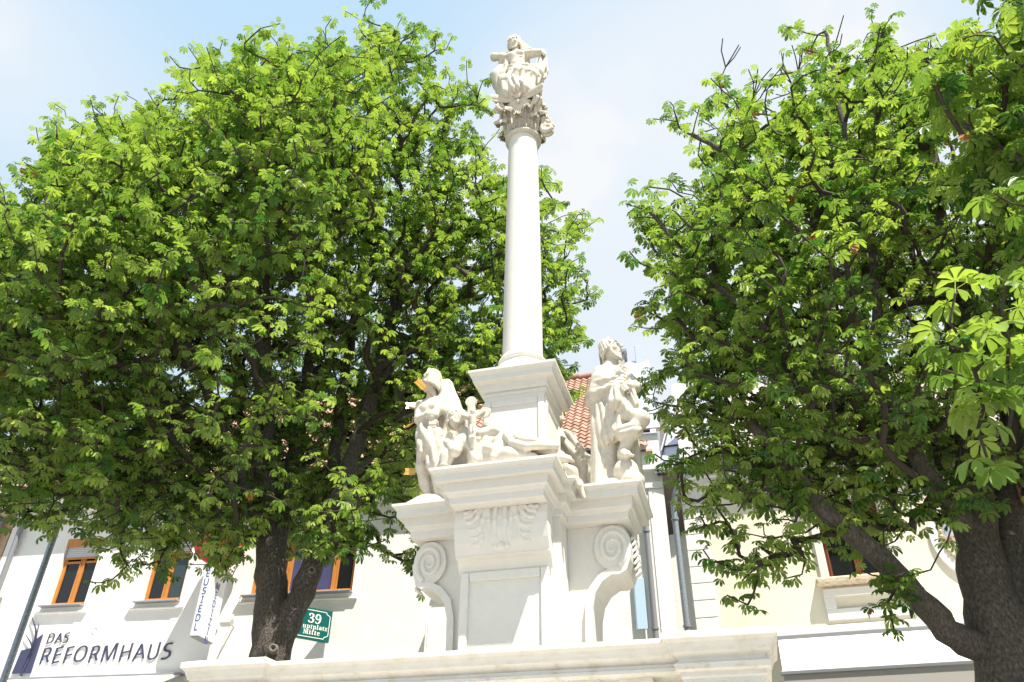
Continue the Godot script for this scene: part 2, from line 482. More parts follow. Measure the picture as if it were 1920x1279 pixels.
func build_balustrade() -> void:
	var t := thing("stone_balustrade", "weathered cream stone balustrade with corner piers round the foot of the column", "balustrade", MT)
	var p := MB.new()
	p.mould(rect(2.3, 2.05), V2([.5, 0, .5, .16, .2, .161, .2, .32, -.1, .321, -.1, 1.8, -.06, 1.84, -.06, 1.93, -.1, 1.96, -.1, 2.0]))
	part("plinth", p.done(), M.worn_stone, t)
	var rail := V2([.01, 2.66, .03, 2.672, .03, 2.69, .012, 2.70, .012, 2.715, .0, 2.722, .03, 2.745, .055, 2.755, .062, 2.775, .075, 2.80, .095, 2.818, .095, 2.842, .07, 2.85])
	var a := MB.new()
	for s in [-1.0, 1.0]:
		a = MB.new()
		a.mould(rect(1.368, .13, 0, 1.37 * s), rail)
		part("rail", a.done(), M.worn_stone, t)
		a = MB.new()
		a.mould(rect(.13, 1.098, 1.60 * s, 0), rail)
		part("rail", a.done(), M.worn_stone, t)
		a = MB.new()
		a.box(Vector3(-1.368, 1.99, 1.37 * s - .14), Vector3(1.368, 2.06, 1.37 * s + .14), .01)
		a.box(Vector3(1.6 * s - .14, 1.99, -1.098), Vector3(1.6 * s + .14, 2.06, 1.098), .01)
		part("bottom_rail", a.done(), M.worn_stone, t)
	var bal := baluster_mesh()
	for s in [-1.0, 1.0]:
		for k in 8: part("baluster", bal, M.worn_stone, t, Transform3D(Basis(), Vector3(-1.085 + k * .31, 0, 1.37 * s)))
		for k in 6: part("baluster", bal, M.worn_stone, t, Transform3D(Basis(), Vector3(1.6 * s, 0, -.775 + k * .31)))
	for sx in [-1.0, 1.0]:
		for sz in [-1.0, 1.0]:
			var q := MB.new()
			q.mould(rect(.225, .235, 1.595 * sx, 1.325 * sz), V2([.05, 1.99, .05, 2.1, .02, 2.13, 0, 2.14, 0, 2.62, .012, 2.63, .012, 2.655, .04, 2.665, .045, 2.695, .02, 2.71, .015, 2.725, .03, 2.74, .055, 2.755, .062, 2.775, .075, 2.803, .098, 2.822, .098, 2.856, .06, 2.87]))
			for f in [Vector2(0, 1), Vector2(1, 0), Vector2(0, -1), Vector2(-1, 0)]:
				var bx := Transform3D(Basis(Vector3.UP, atan2(f.x, f.y)), Vector3(1.595 * sx, 0, 1.325 * sz))
				var d: float = .235 if f.y != 0 else .225
				for e in [[-.17, .17, 2.54, 2.57], [-.17, .17, 2.2, 2.23], [-.17, -.14, 2.23, 2.54], [.14, .17, 2.23, 2.54]]:
					q.box(Vector3(e[0], e[2], d - .01), Vector3(e[1], e[3], d + .012), .004, bx)
			part("corner_pier", q.done(), M.worn_stone, t)

func mirror(p: PackedVector2Array, s: float) -> PackedVector2Array:
	var r := PackedVector2Array()
	for q in p: r.append(Vector2(q.x * s, q.y))
	return r

func acanthus(mb: MB, h: float, w: float, curl: float, x: Transform3D) -> void:
	# a leaf that climbs along +y and rolls outwards (+z) at its tip, with ribs and scalloped lobes
	var rows := 16
	var cols := 14
	var grid := []
	for j in rows + 1:
		var v := float(j) / rows
		var line := []
		var hw := w * (0.55 + 0.5 * sin(v * PI * .85)) * (1.0 - .45 * pow(v, 4))
		hw *= 1.0 + 0.16 * sin(v * 15.0)
		var ang := 0.0
		var py := h * v
		var pz := .0
		if v > .62:
			ang = (v - .62) / .38 * 3.4
			py = h * .62 + curl * sin(ang) * 1.0
			pz = curl * (1.0 - cos(ang))
		else:
			pz = curl * .25 * v * v
		if v > .62: pz += curl * .25 * .38
		for i in cols + 1:
			var u := float(i) / cols * 2.0 - 1.0
			var rib := .26 * curl * cos(u * 15.0) + .3 * curl * exp(-u * u * 30.0) - .35 * curl * u * u
			line.append(Vector3(u * hw, py - absf(u) * .06 * h * v, pz + rib))
		grid.append(line)
	for j in rows:
		for i in cols:
			mb.quad(x * grid[j][i], x * grid[j][i + 1], x * grid[j + 1][i + 1], x * grid[j + 1][i])
			var o := Vector3(0, 0, -.02)
			mb.quad(x * (grid[j + 1][i] + o), x * (grid[j + 1][i + 1] + o), x * (grid[j][i + 1] + o), x * (grid[j][i] + o))

func spiral(c: Vector3, r0: float, r1: float, a0: float, turns: float, sx: float, sy := 1.0, z1 := 0.0) -> PackedVector3Array:
	var p := PackedVector3Array()
	var n := int(turns * 22)
	for k in n + 1:
		var f := float(k) / n
		var a := a0 + TAU * turns * f
		var r := lerpf(r0, r1, pow(f, .8))
		p.append(c + Vector3(cos(a) * r * sx, sin(a) * r * sy, z1 * f))
	return p

func build_column() -> void:
	var t := thing("plague_column", "tall cream stone column on a scrolled cross-shaped pedestal between the two chestnut trees", "column", MT)
	# pedestal body, a cross with a pilaster in each inner corner
	var b := MB.new()
	b.box(Vector3(-.36, 1.99, -.52), Vector3(.36, 4.19, .52), .006)
	b.mould(rect(.36, .52), V2([.08, 1.99, .08, 2.3, .05, 2.33, .02, 2.38, .0, 2.4]), Transform3D(), false)
	for e in [[-.36, -.29, 2.45, 3.70], [.29, .36, 2.45, 3.70], [-.29, .29, 2.45, 2.52], [-.29, .29, 3.63, 3.70]]:
		b.box(Vector3(e[0] + .002, e[2], .51), Vector3(e[1] - .002, e[3], .545), .006)
	part("pedestal_shaft", b.done(), M.stone, t)
	for sx in [-1.0, 1.0]:
		for sz in [-1.0, 1.0]:
			var q := MB.new()
			q.mould(rect(.11, .14, .31 * sx, .24 * sz), V2([.05, 1.99, .05, 2.3, .0, 2.34, .0, 4.20]))
			part("pilaster", q.done(), M.stone, t)
	# panels in the front: faintly raised lettering field is worn smooth
	# scrolled wings
	for s in [-1.0, 1.0]:
		var w := MB.new()
		var outline := V2([.40, 2.0, .605, 2.0, .605, 3.3, .612, 3.48, .64, 3.60, .70, 3.69, .78, 3.735, .85, 3.735, .905, 3.77, .94, 3.86, .955, 3.96, .945, 4.06, .91, 4.13, .87, 4.165, .87, 4.2, .40, 4.2])
		w.prism(mirror(outline, s), -.30, .085)
		part("wing", w.done(), M.stone, t)
		var band := V2([.548, 2.0, .607, 2.0, .607, 3.3, .615, 3.48, .643, 3.60, .703, 3.69, .78, 3.738, .85, 3.738, .909, 3.772, .943, 3.86, .958, 3.96, .90, 3.96, .885, 3.85, .84, 3.80, .77, 3.795, .67, 3.74, .59, 3.64, .555, 3.49, .548, 3.3])
		var bm := MB.new()
		bm.prism(mirror(band, s), -.33, .125)
		part("scroll_band", bm.done(), M.stone, t)
		var vo := MB.new()
		var disc := PackedVector2Array()
		for k in 40: disc.append(Vector2(.80 * s + cos(TAU * k / 40) * .15, 3.965 + sin(TAU * k / 40) * .19))
		vo.prism(disc, -.33, .118)
		for z in [.118, -.33]:
			vo.tube(spiral(Vector3(.80 * s, 3.965, z), .132, .02, -1.2, 2.15, s, 1.27), radii(48, .026, .014), 8, Vector2(1, 1))
		part("volute", vo.done(), M.stone, t)
		var lf := MB.new()
		for k in 7:
			var yy := 4.12 - k * .045
			var pr := [Vector3(.945 * s, yy, -.1), Vector3((.965 + .004 * k) * s, yy - .035, -.19 + .012 * k), Vector3(.95 * s, yy - .075, -.24 + .02 * k)]
			lf.tube(smooth_path(pr, .02), radii(smooth_path(pr, .02).size(), .024, .012), 6)
			pr = [Vector3(.945 * s, yy, -.1), Vector3((.965 + .004 * k) * s, yy - .035, -.01 - .012 * k), Vector3(.95 * s, yy - .075, .04 - .02 * k)]
			lf.tube(smooth_path(pr, .02), radii(smooth_path(pr, .02).size(), .024, .012), 6)
		part("leaf_ornament", lf.done(), M.stone, t)
	# main cornice: a ring that follows the cross
	var pl := V2([-.36, .786, .36, .786, .36, .372, .42, .372, .42, .18, .935, .18, .935, -.30, .42, -.30, .42, -.50, .36, -.50, .36, -.90, -.36, -.90, -.36, -.50, -.42, -.50, -.42, -.30, -.935, -.30, -.935, .18, -.42, .18, -.42, .372, -.36, .372])
	var c := MB.new()
	c.mould(pl, V2([-.012, 4.165, .03, 4.172, .03, 4.226, .042, 4.232, .052, 4.25, .06, 4.252, .074, 4.262, .074, 4.283, .075, 4.338, .125, 4.335, .134, 4.336, .134, 4.392, .142, 4.398, .142, 4.404, .152, 4.412, .16, 4.42, .172, 4.424, .172, 4.446, .14, 4.452]))
	part("main_cornice", c.done(), M.stone, t)
	# console with its acanthus leaf, front and back
	var con := MB.new()
	var side := V2([.50, 3.70, .52, 3.71, .535, 3.745, .56, 3.79, .622, 3.80, .622, 3.815, .66, 3.90, .684, 4.0, .69, 4.09, .672, 4.165, .5, 4.165])     # z, y
	var turn := Transform3D(Basis(Vector3(0, 0, 1), Vector3(0, 1, 0), Vector3(-1, 0, 0)), Vector3.ZERO)
	con.prism(side, -.385, .385, turn)
	part("console", con.done(), M.stone, t)
	con = MB.new()
	con.prism(side, -.385, .385, Transform3D(Basis(Vector3(0, 0, -1), Vector3(0, 1, 0), Vector3(1, 0, 0)), Vector3.ZERO))
	part("console", con.done(), M.stone, t)
	var zf := func(y: float) -> float:
		return lerpf(.622, .69, clampf((y - 3.815) / .27, 0, 1)) - .018 * clampf((y - 4.09) / .075, 0, 1) + .004
	var rel := Sculpt.new()
	for s in [-1.0, 1.0]:
		for r in [[[.04, 4.155], [.043, 4.05], [.04, 3.93], [.055, 3.86]], [[.10, 4.155], [.095, 4.06], [.085, 3.97], [.10, 3.90], [.085, 3.875]], [[.125, 4.155], [.14, 4.07], [.165, 4.0], [.15, 3.92], [.175, 3.87]], [[.165, 4.155], [.185, 4.10], [.23, 4.06], [.27, 4.055]], [[.20, 4.155], [.24, 4.115], [.29, 4.10]], [[.165, 4.02], [.21, 3.995], [.255, 4.0]], [[.15, 3.96], [.19, 3.935], [.235, 3.94]], [[.15, 3.92], [.195, 3.885], [.235, 3.885]], [[.25, 4.15], [.285, 4.135], [.305, 4.145]]]:
			for k in r.size() - 1:
				var y0: float = r[k][1]
				var y1: float = r[k + 1][1]
				rel.cap(Vector3(r[k][0] * s, y0, zf.call(y0)), Vector3(r[k + 1][0] * s, y1, zf.call(y1)), .021 - .002 * k, .019 - .002 * k, .012)
		for e in [[.068, 3.97, .012, .035], [.115, 3.99, .012, .03], [.205, 4.045, .02, .012], [.19, 3.965, .02, .010]]:
			rel.cut(Vector3(e[0] * s, e[1], zf.call(e[1]) + .012), Vector3(e[2], e[3], .02), .006)
		for k in 3: rel.ell(Vector3((.27 - .015 * k) * s, 4.06 - k * .06, zf.call(4.06 - k * .06)), Vector3(.022, .016, .018), .01)
	rel.ell(Vector3(0, 3.865, zf.call(3.865) + .005), Vector3(.03, .035, .028), .01)
	for k in 4: rel.ell(Vector3(-.052 + .035 * k, 3.84 + .012 * absf(k - 1.5), zf.call(3.84) + .004), Vector3(.022, .022, .022), .012)
	var relm := MB.new()
	rel.into(relm, .008)
	part("acanthus_relief", relm.done(), M.stone, t)
	# upper pedestal and its cap
	var u := MB.new()
	u.mould(rect(.29, .29), V2([.10, 4.44, .10, 4.60, .07, 4.62, .04, 4.68, .0, 4.70, .0, 5.45, .018, 5.455, .018, 5.475, .0, 5.477, .0, 5.50]))
	for e in [[-.29, -.225, 4.72, 5.40], [.225, .29, 4.72, 5.40], [-.225, .225, 5.34, 5.40], [-.225, .225, 4.72, 4.79]]:
		for k in 4:
			u.box(Vector3(e[0] + .001, e[2], .285), Vector3(e[1] - .001, e[3], .306), .005, Transform3D(Basis(Vector3.UP, k * PI / 2), Vector3.ZERO))
	part("upper_pedestal", u.done(), M.stone, t)
	var cap := MB.new()
	cap.mould(rect(.29, .29), V2([-.01, 5.495, .012, 5.50, .022, 5.512, .032, 5.516, .032, 5.542, .036, 5.578, .086, 5.586, .097, 5.59, .097, 5.64, .103, 5.645, .108, 5.66, .12, 5.672, .135, 5.678, .135, 5.70, .10, 5.706]))
	part("pedestal_cap", cap.done(), M.stone, t)
	var base := MB.new()
	base.box(Vector3(-.27, 5.702, -.27), Vector3(.27, 5.79, .27), .01)
	base.lathe(V2([.262, 5.789, .272, 5.81, .272, 5.85, .258, 5.88, .245, 5.885, .232, 5.90, .228, 5.925, .242, 5.94, .248, 5.955, .242, 5.975, .225, 5.982, .222, 6.0, .206, 6.03]), 64)
	part("column_base", base.done(), M.stone, t)
	var sh := PackedVector2Array()
	for k in 25:
		var f := k / 24.0
		sh.append(Vector2(.2045 - .0265 * pow(f, 1.5), lerpf(6.025, 9.235, f)))
	var shaft := MB.new()
	shaft.lathe(sh, 72)
	part("column_shaft", shaft.done(), M.stone, t)
	# capital
	var bell := MB.new()
	bell.lathe(V2([.177, 9.225, .205, 9.23, .222, 9.25, .224, 9.27, .21, 9.29, .19, 9.30, .188, 9.4, .20, 9.55, .225, 9.68, .26, 9.74, .26, 9.76]), 56)
	part("capital_bell", bell.done(), M.statue_stone, t)
	var ab := PackedVector2Array()
	for k in 4:
		for j in 9:
			var f := j / 8.0 * 2 - 1
			var q := Vector2(f * .33, .335 - .075 * (1.0 - f * f))
			var r := q.rotated(-PI / 2 * k)
			if j < 8: ab.append(r)
			else: ab.append(r * .985)
	var abm := MB.new()
	ab.reverse()
	abm.mould(ab, V2([-.03, 9.755, -.012, 9.765, -.012, 9.80, .0, 9.81, .006, 9.835, .006, 9.868, -.005, 9.874]))
	part("abacus", abm.done(), M.statue_stone, t)
	var lm := MB.new()
	acanthus(lm, .25, .072, .048, Transform3D())
	var low := lm.done()
	lm = MB.new()
	acanthus(lm, .40, .074, .056, Transform3D())
	var high := lm.done()
	for k in 8:
		var r := Basis(Vector3.UP, TAU * k / 8)
		part("capital_leaf", low, M.statue_stone, t, Transform3D(r * Basis(Vector3.RIGHT, .12), r * Vector3(0, 9.30, .195)))
		r = Basis(Vector3.UP, TAU * (k + .5) / 8)
		part("capital_leaf", high, M.statue_stone, t, Transform3D(r * Basis(Vector3.RIGHT, .12), r * Vector3(0, 9.31, .20)))
	for k in 4:
		var v := MB.new()
		for s in [-1.0, 1.0]:
			var sp := spiral(Vector3(0, 0, s * .022), .062, .012, PI * .55, 1.7, 1.0)
			v.tube(sp, radii(sp.size(), .026, .016), 8)
			var stem := smooth_path([Vector3(-.20, -.20, s * .03), Vector3(-.13, -.06, s * .03), Vector3(-.01, .062, s * .022)], .02)
			v.tube(stem, radii(stem.size(), .014, .024), 8)
		var r := Basis(Vector3.UP, PI / 4 + PI / 2 * k)
		part("capital_volute", v.done(), M.statue_stone, t, Transform3D(r, r * Vector3(.355, 9.675, 0)))
		var fl := MB.new()
		for j in 6: fl.ball(Vector3(cos(TAU * j / 6) * .03, sin(TAU * j / 6) * .03, 0), Vector3(.026, .026, .022), 6, 8)
		fl.ball(Vector3(0, 0, .016), Vector3(.02, .02, .02), 6, 8)
		fl.ball(Vector3(0, -.085, -.02), Vector3(.024, .05, .022), 6, 8)
		r = Basis(Vector3.UP, PI / 2 * k)
		part("capital_flower", fl.done(), M.statue_stone, t, Transform3D(r, r * Vector3(0, 9.81, .285)))
	# the rolled ornament that hangs below the capital on its right
	var orn := MB.new()
	var sp2 := spiral(Vector3(.325, 9.33, .03), .075, .015, 2.2, 1.6, 1.0)
	for z in [-.03, .03]:
		for k in sp2.size(): sp2[k].z = .05 + z
		orn.tube(sp2, radii(sp2.size(), .034, .02), 8)
	var st := smooth_path([Vector3(.22, 9.62, .05), Vector3(.27, 9.5, .06), Vector3(.285, 9.40, .05)], .02)
	orn.tube(st, radii(st.size(), .03, .045), 8)
	for q in [[.32, 9.46, .06, .035], [.37, 9.40, .05, .03], [.285, 9.53, .08, .032], [.385, 9.31, .07, .022]]: orn.ball(Vector3(q[0], q[1], q[2]), Vector3.ONE * q[3], 6, 9)
	part("hanging_scroll", orn.done(), M.statue_stone, t)

# ------------------------------------------------------------------ statues
func head(mb: MB, c: Vector3, face: Vector3, tilt_up: float, r: float, beard: float, hair: float, cell := .006) -> void:
	# face: the way the nose points; all sizes follow r, half the height of the skull
	var f := Vector3(face.x, 0, face.z).normalized()
	var right := Vector3.UP.cross(f)
	var bs := Basis(right, Vector3.UP, f) * Basis(Vector3.RIGHT, -tilt_up)
	var s := Sculpt.new()
	var P := func(x: float, y: float, z: float) -> Vector3: return c + bs * (Vector3(x, y, z) * r)
	s.ell(P.call(0, .15, -.12), Vector3(.76, .88, .92) * r, .01, bs)
	s.ell(P.call(0, -.35, .22), Vector3(.58, .72, .62) * r, .3 * r, bs)
	s.ell(P.call(0, -.86, .46), Vector3(.26, .22, .24) * r, .2 * r, bs)
	for e in [-1.0, 1.0]:
		s.cut(P.call(.30 * e, .02, .84), Vector3(.24, .15, .16) * r, .08 * r, bs)
		s.ell(P.call(.29 * e, .0, .66), Vector3(.15, .11, .12) * r, .03 * r, bs)
		s.cap(P.call(.10 * e, .18, .82), P.call(.5 * e, .17, .66), .075 * r, .06 * r, .08 * r)
		s.ell(P.call(.40 * e, -.28, .60), Vector3(.2, .17, .17) * r, .15 * r, bs)
		s.ell(P.call(.76 * e, -.05, -.05), Vector3(.1, .22, .16) * r, .05 * r, bs)
	s.cap(P.call(0, .16, .82), P.call(0, -.22, 1.04), .075 * r, .13 * r, .07 * r)
	s.cap(P.call(-.2, -.50, .80), P.call(.2, -.50, .80), .055 * r, .055 * r, .05 * r)
	s.cap(P.call(-.16, -.63, .78), P.call(.16, -.63, .78), .06 * r, .06 * r, .05 * r)
	if beard > 0:
		for k in 7:
			var x := (k - 3) * .15
			s.cap(P.call(x * 1.5, -.5 + .06 * absf(k - 3), .52 - .1 * absf(k - 3)), P.call(x, -.95 - beard * (1.0 - .2 * absf(k - 3)), .62 - .06 * absf(k - 3)), .13 * r, .07 * r, .06 * r, .018 * r, 5, k)
	# hair: a cap combed into strands that run from the crown to the nape and temples
	s.ell(P.call(0, .30, -.22), Vector3(.84, .80, .86) * r, .06 * r, bs)
	for k in 13:
		var a := PI * (-.12 + 1.24 * k / 12.0)
		var mid: Vector3 = P.call(cos(a) * .72, .72, -.15 - sin(a) * .62)
		var low: Vector3 = P.call(cos(a) * .86, -.15 - .25 * sin(a) - hair, -.05 - sin(a) * .80)
		s.cap(P.call(cos(a) * .15, 1.06, .15), mid, .15 * r, .19 * r, .05 * r)
		s.cap(mid, low, .19 * r, .15 * r, .05 * r, .012 * r, 3, k)
	for k in 5: s.cap(P.call((k - 2) * .2, 1.0, .3), P.call((k - 2) * .34, .56 - .1 * absf(k - 2), .72 - .12 * absf(k - 2)), .15 * r, .10 * r, .05 * r)
	s.into(mb, cell)

func hand(mb: MB, w: Vector3, dir: Vector3, palm: Vector3, size: float, curl := .5) -> void:
	# w: wrist; dir: where the fingers point; palm: where the palm faces
	var d := dir.normalized()
	var p := (palm - d * palm.dot(d)).normalized()
	var x := d.cross(p)
	var s := Sculpt.new()
	s.cap(w - d * size * .12, w + d * size * .1, size * .17, size * .18, size * .08)
	for k in 4:
		var o := (k - 1.5) * .135
		s.cap(w + d * size * .1 + x * o * size * .7, w + d * size * .48 + x * o * size, size * .115, size * .095, size * .06)
		var L: float = [.34, .44, .46, .40][k] * size
		var a := w + d * size * .5 + x * o * size
		var t1 := d * cos(curl * .6) + p * sin(curl * .6)
		var t2 := d * cos(curl * 1.5) + p * sin(curl * 1.5)
		s.cap(a, a + t1 * L * .5, size * .075, size * .068, size * .01)
		s.cap(a + t1 * L * .5, a + t1 * L * .5 + t2 * L * .5, size * .068, size * .05, size * .01)
	var th := w + d * size * .12 + x * size * .2
	var tm := th + (d * .6 + x * .6 + p * .4).normalized() * size * .26
	s.cap(th, tm, size * .1, size * .08, size * .04)
	s.cap(tm, tm + (d * .9 + p * .4).normalized() * size * .22, size * .08, size * .055, size * .01)
	s.into(mb, size * .032)

func foot(s: Sculpt, ankle: Vector3, dir: Vector3, l: float) -> void:
	var d := dir.normalized()
	s.cap(ankle + Vector3(0, -.02, 0), ankle + d * l * .55 + Vector3(0, -.05, 0), l * .19, l * .17, .03)
	s.cap(ankle - d * l * .2 + Vector3(0, -.05, 0), ankle + d * l * .3 + Vector3(0, -.055, 0), l * .16, l * .16, .03)
	var x := d.cross(Vector3.UP).normalized()
	for k in 4: s.cap(ankle + d * l * .5 + x * (k - 1.5) * l * .12 + Vector3(0, -.055, 0), ankle + d * l * (.78 - .04 * absf(k - 1)) + x * (k - 1.5) * l * .13 + Vector3(0, -.065, 0), l * .075, l * .06, .008)

func arrow(t: Node3D, tail: Vector3, tip: Vector3, fletched: bool) -> void:
	var m := MB.new()
	var d := (tip - tail).normalized()
	m.tube(PackedVector3Array([tail, tip]), PackedFloat32Array([.006, .006]), 6)
	if fletched:
		var e := d.cross(Vector3(.2, .3, 1)).normalized()
		for s in [e, -e, d.cross(e)]:
			for k in 7:
				var a: Vector3 = tail + d * (.012 + k * .017)
				m.quad(a, a + d * .015, a + d * .0 + s * .042, a - d * .02 + s * .042)
				m.quad(a - d * .02 + s * .042 + e.cross(d) * .004, a + s * .042 + e.cross(d) * .004, a + d * .015 + e.cross(d) * .004, a + e.cross(d) * .004)
		var q := MB.new()
		q.tube(PackedVector3Array([tail + d * .005, tail + d * .13]), PackedFloat32Array([.009, .009]), 6)
		m.v.append_array(q.v)
		for j in q.i: m.i.append(j + m.v.size() - q.v.size())
	else:
		m.tube(PackedVector3Array([tip, tip + d * .02, tip + d * .075]), PackedFloat32Array([.009, .012, .001]), 6)
	m.n.clear()
	part("arrow", m.done(), M.gold, t)

func local(o: Vector3) -> Transform3D:
	return MT * Transform3D(Basis(), o)

func build_martyr() -> void:
	var t := thing("saint_statue", "stone statue of a half-naked standing man pierced by gilded arrows", "statue", local(Vector3(-.94, 4.446, -.03)).scaled_local(Vector3(.86, 1, 1)), "saints on the pedestal wings")
	var mb := MB.new()
	var s := Sculpt.new()
	s.ell(Vector3(.05, .04, .02), Vector3(.24, .17, .2), .03)
	s.ell(Vector3(-.10, .06, .05), Vector3(.15, .09, .13), .03)
	s.chain([Vector3(-.06, .80, .0), Vector3(-.055, .50, .05), Vector3(.02, .215, .0)], [.098, .066, .043], .03)
	s.ell(Vector3(-.045, .40, -.0), Vector3(.055, .11, .06), .04)
	foot(s, Vector3(.0, .20, .0), Vector3(-1, -.22, .45), .2)
	s.chain([Vector3(.06, .80, -.01), Vector3(.10, .50, .05), Vector3(.13, .20, -.04)], [.095, .066, .043], .03)
	foot(s, Vector3(.13, .19, -.04), Vector3(.3, -.1, 1), .2)
	s.ell(Vector3(0, .86, 0), Vector3(.132, .12, .105), .04)
	s.ell(Vector3(-.015, .99, .01), Vector3(.112, .13, .088), .05)
	s.ell(Vector3(-.02, 1.13, .0), Vector3(.142, .135, .102), .05)
	for e in [-1.0, 1.0]:
		s.ell(Vector3(-.02 + .062 * e, 1.15, .075), Vector3(.062, .05, .035), .02)
		s.ell(Vector3(-.015 + .03 * e, 1.0, .085), Vector3(.028, .07, .02), .02)
	s.cap(Vector3(-.15, 1.215, 0), Vector3(.12, 1.235, -.01), .062, .066, .04)
	s.cap(Vector3(-.02, 1.23, .0), Vector3(-.03, 1.37, .02), .062, .052, .03)
	s.chain([Vector3(-.155, 1.2, .02), Vector3(-.135, 1.02, .07), Vector3(.045, 1.02, .14)], [.062, .05, .036], .02)
	s.chain([Vector3(.135, 1.215, -.01), Vector3(.115, 1.09, .09), Vector3(.075, .97, .15)], [.066, .056, .042], .02)
	s.cap(Vector3(.03, 1.01, .14), Vector3(.09, 1.0, .145), .055, .05, .01)
	# loincloth
	s.cap(Vector3(-.02, .86, .01), Vector3(.03, .72, .03), .135, .15, .03, .016, 7, .6, 2.5)
	s.cap(Vector3(-.12, .93, .05), Vector3(.13, .80, .10), .032, .04, .02, .008, 4, 0, 5)
	s.cap(Vector3(.06, .82, .10), Vector3(.11, .50, .08), .07, .085, .03, .016, 5, 1.2, 3)
	s.cap(Vector3(.01, .80, .11), Vector3(-.03, .62, .11), .04, .055, .02, .01, 4, .2, 3)
	# tree stump with a cloak thrown over it
	s.cap(Vector3(.22, .08, -.10), Vector3(.17, 1.2, -.10), .12, .11, .03, .014, 6, .3, 2)
	s.cap(Vector3(.10, 1.44, -.08), Vector3(.29, .95, -.04), .095, .125, .06, .008, 4, 1.0, 1)
	s.cap(Vector3(.28, 1.0, -.04), Vector3(.24, .45, .0), .10, .11, .04, .02, 5, 2.0, 2)
	s.into(mb, .009)
	head(mb, Vector3(-.035, 1.47, .03), Vector3(-1, 0, .5), .0, .118, 0.0, .45)
	hand(mb, Vector3(.075, .965, .15), Vector3(.12, -1, .1), Vector3(-.3, 0, -1), .15, .45)
	part("figure", mb.done(), M.statue_stone, t)
	arrow(t, Vector3(-.14, 1.40, .20), Vector3(.02, 1.27, .06), true)
	arrow(t, Vector3(-.29, 1.18, .10), Vector3(-.09, 1.20, .0), true)
	arrow(t, Vector3(-.13, 1.06, .02), Vector3(-.24, .98, .06), false)
	arrow(t, Vector3(-.25, .47, .06), Vector3(-.04, .46, .03), true)

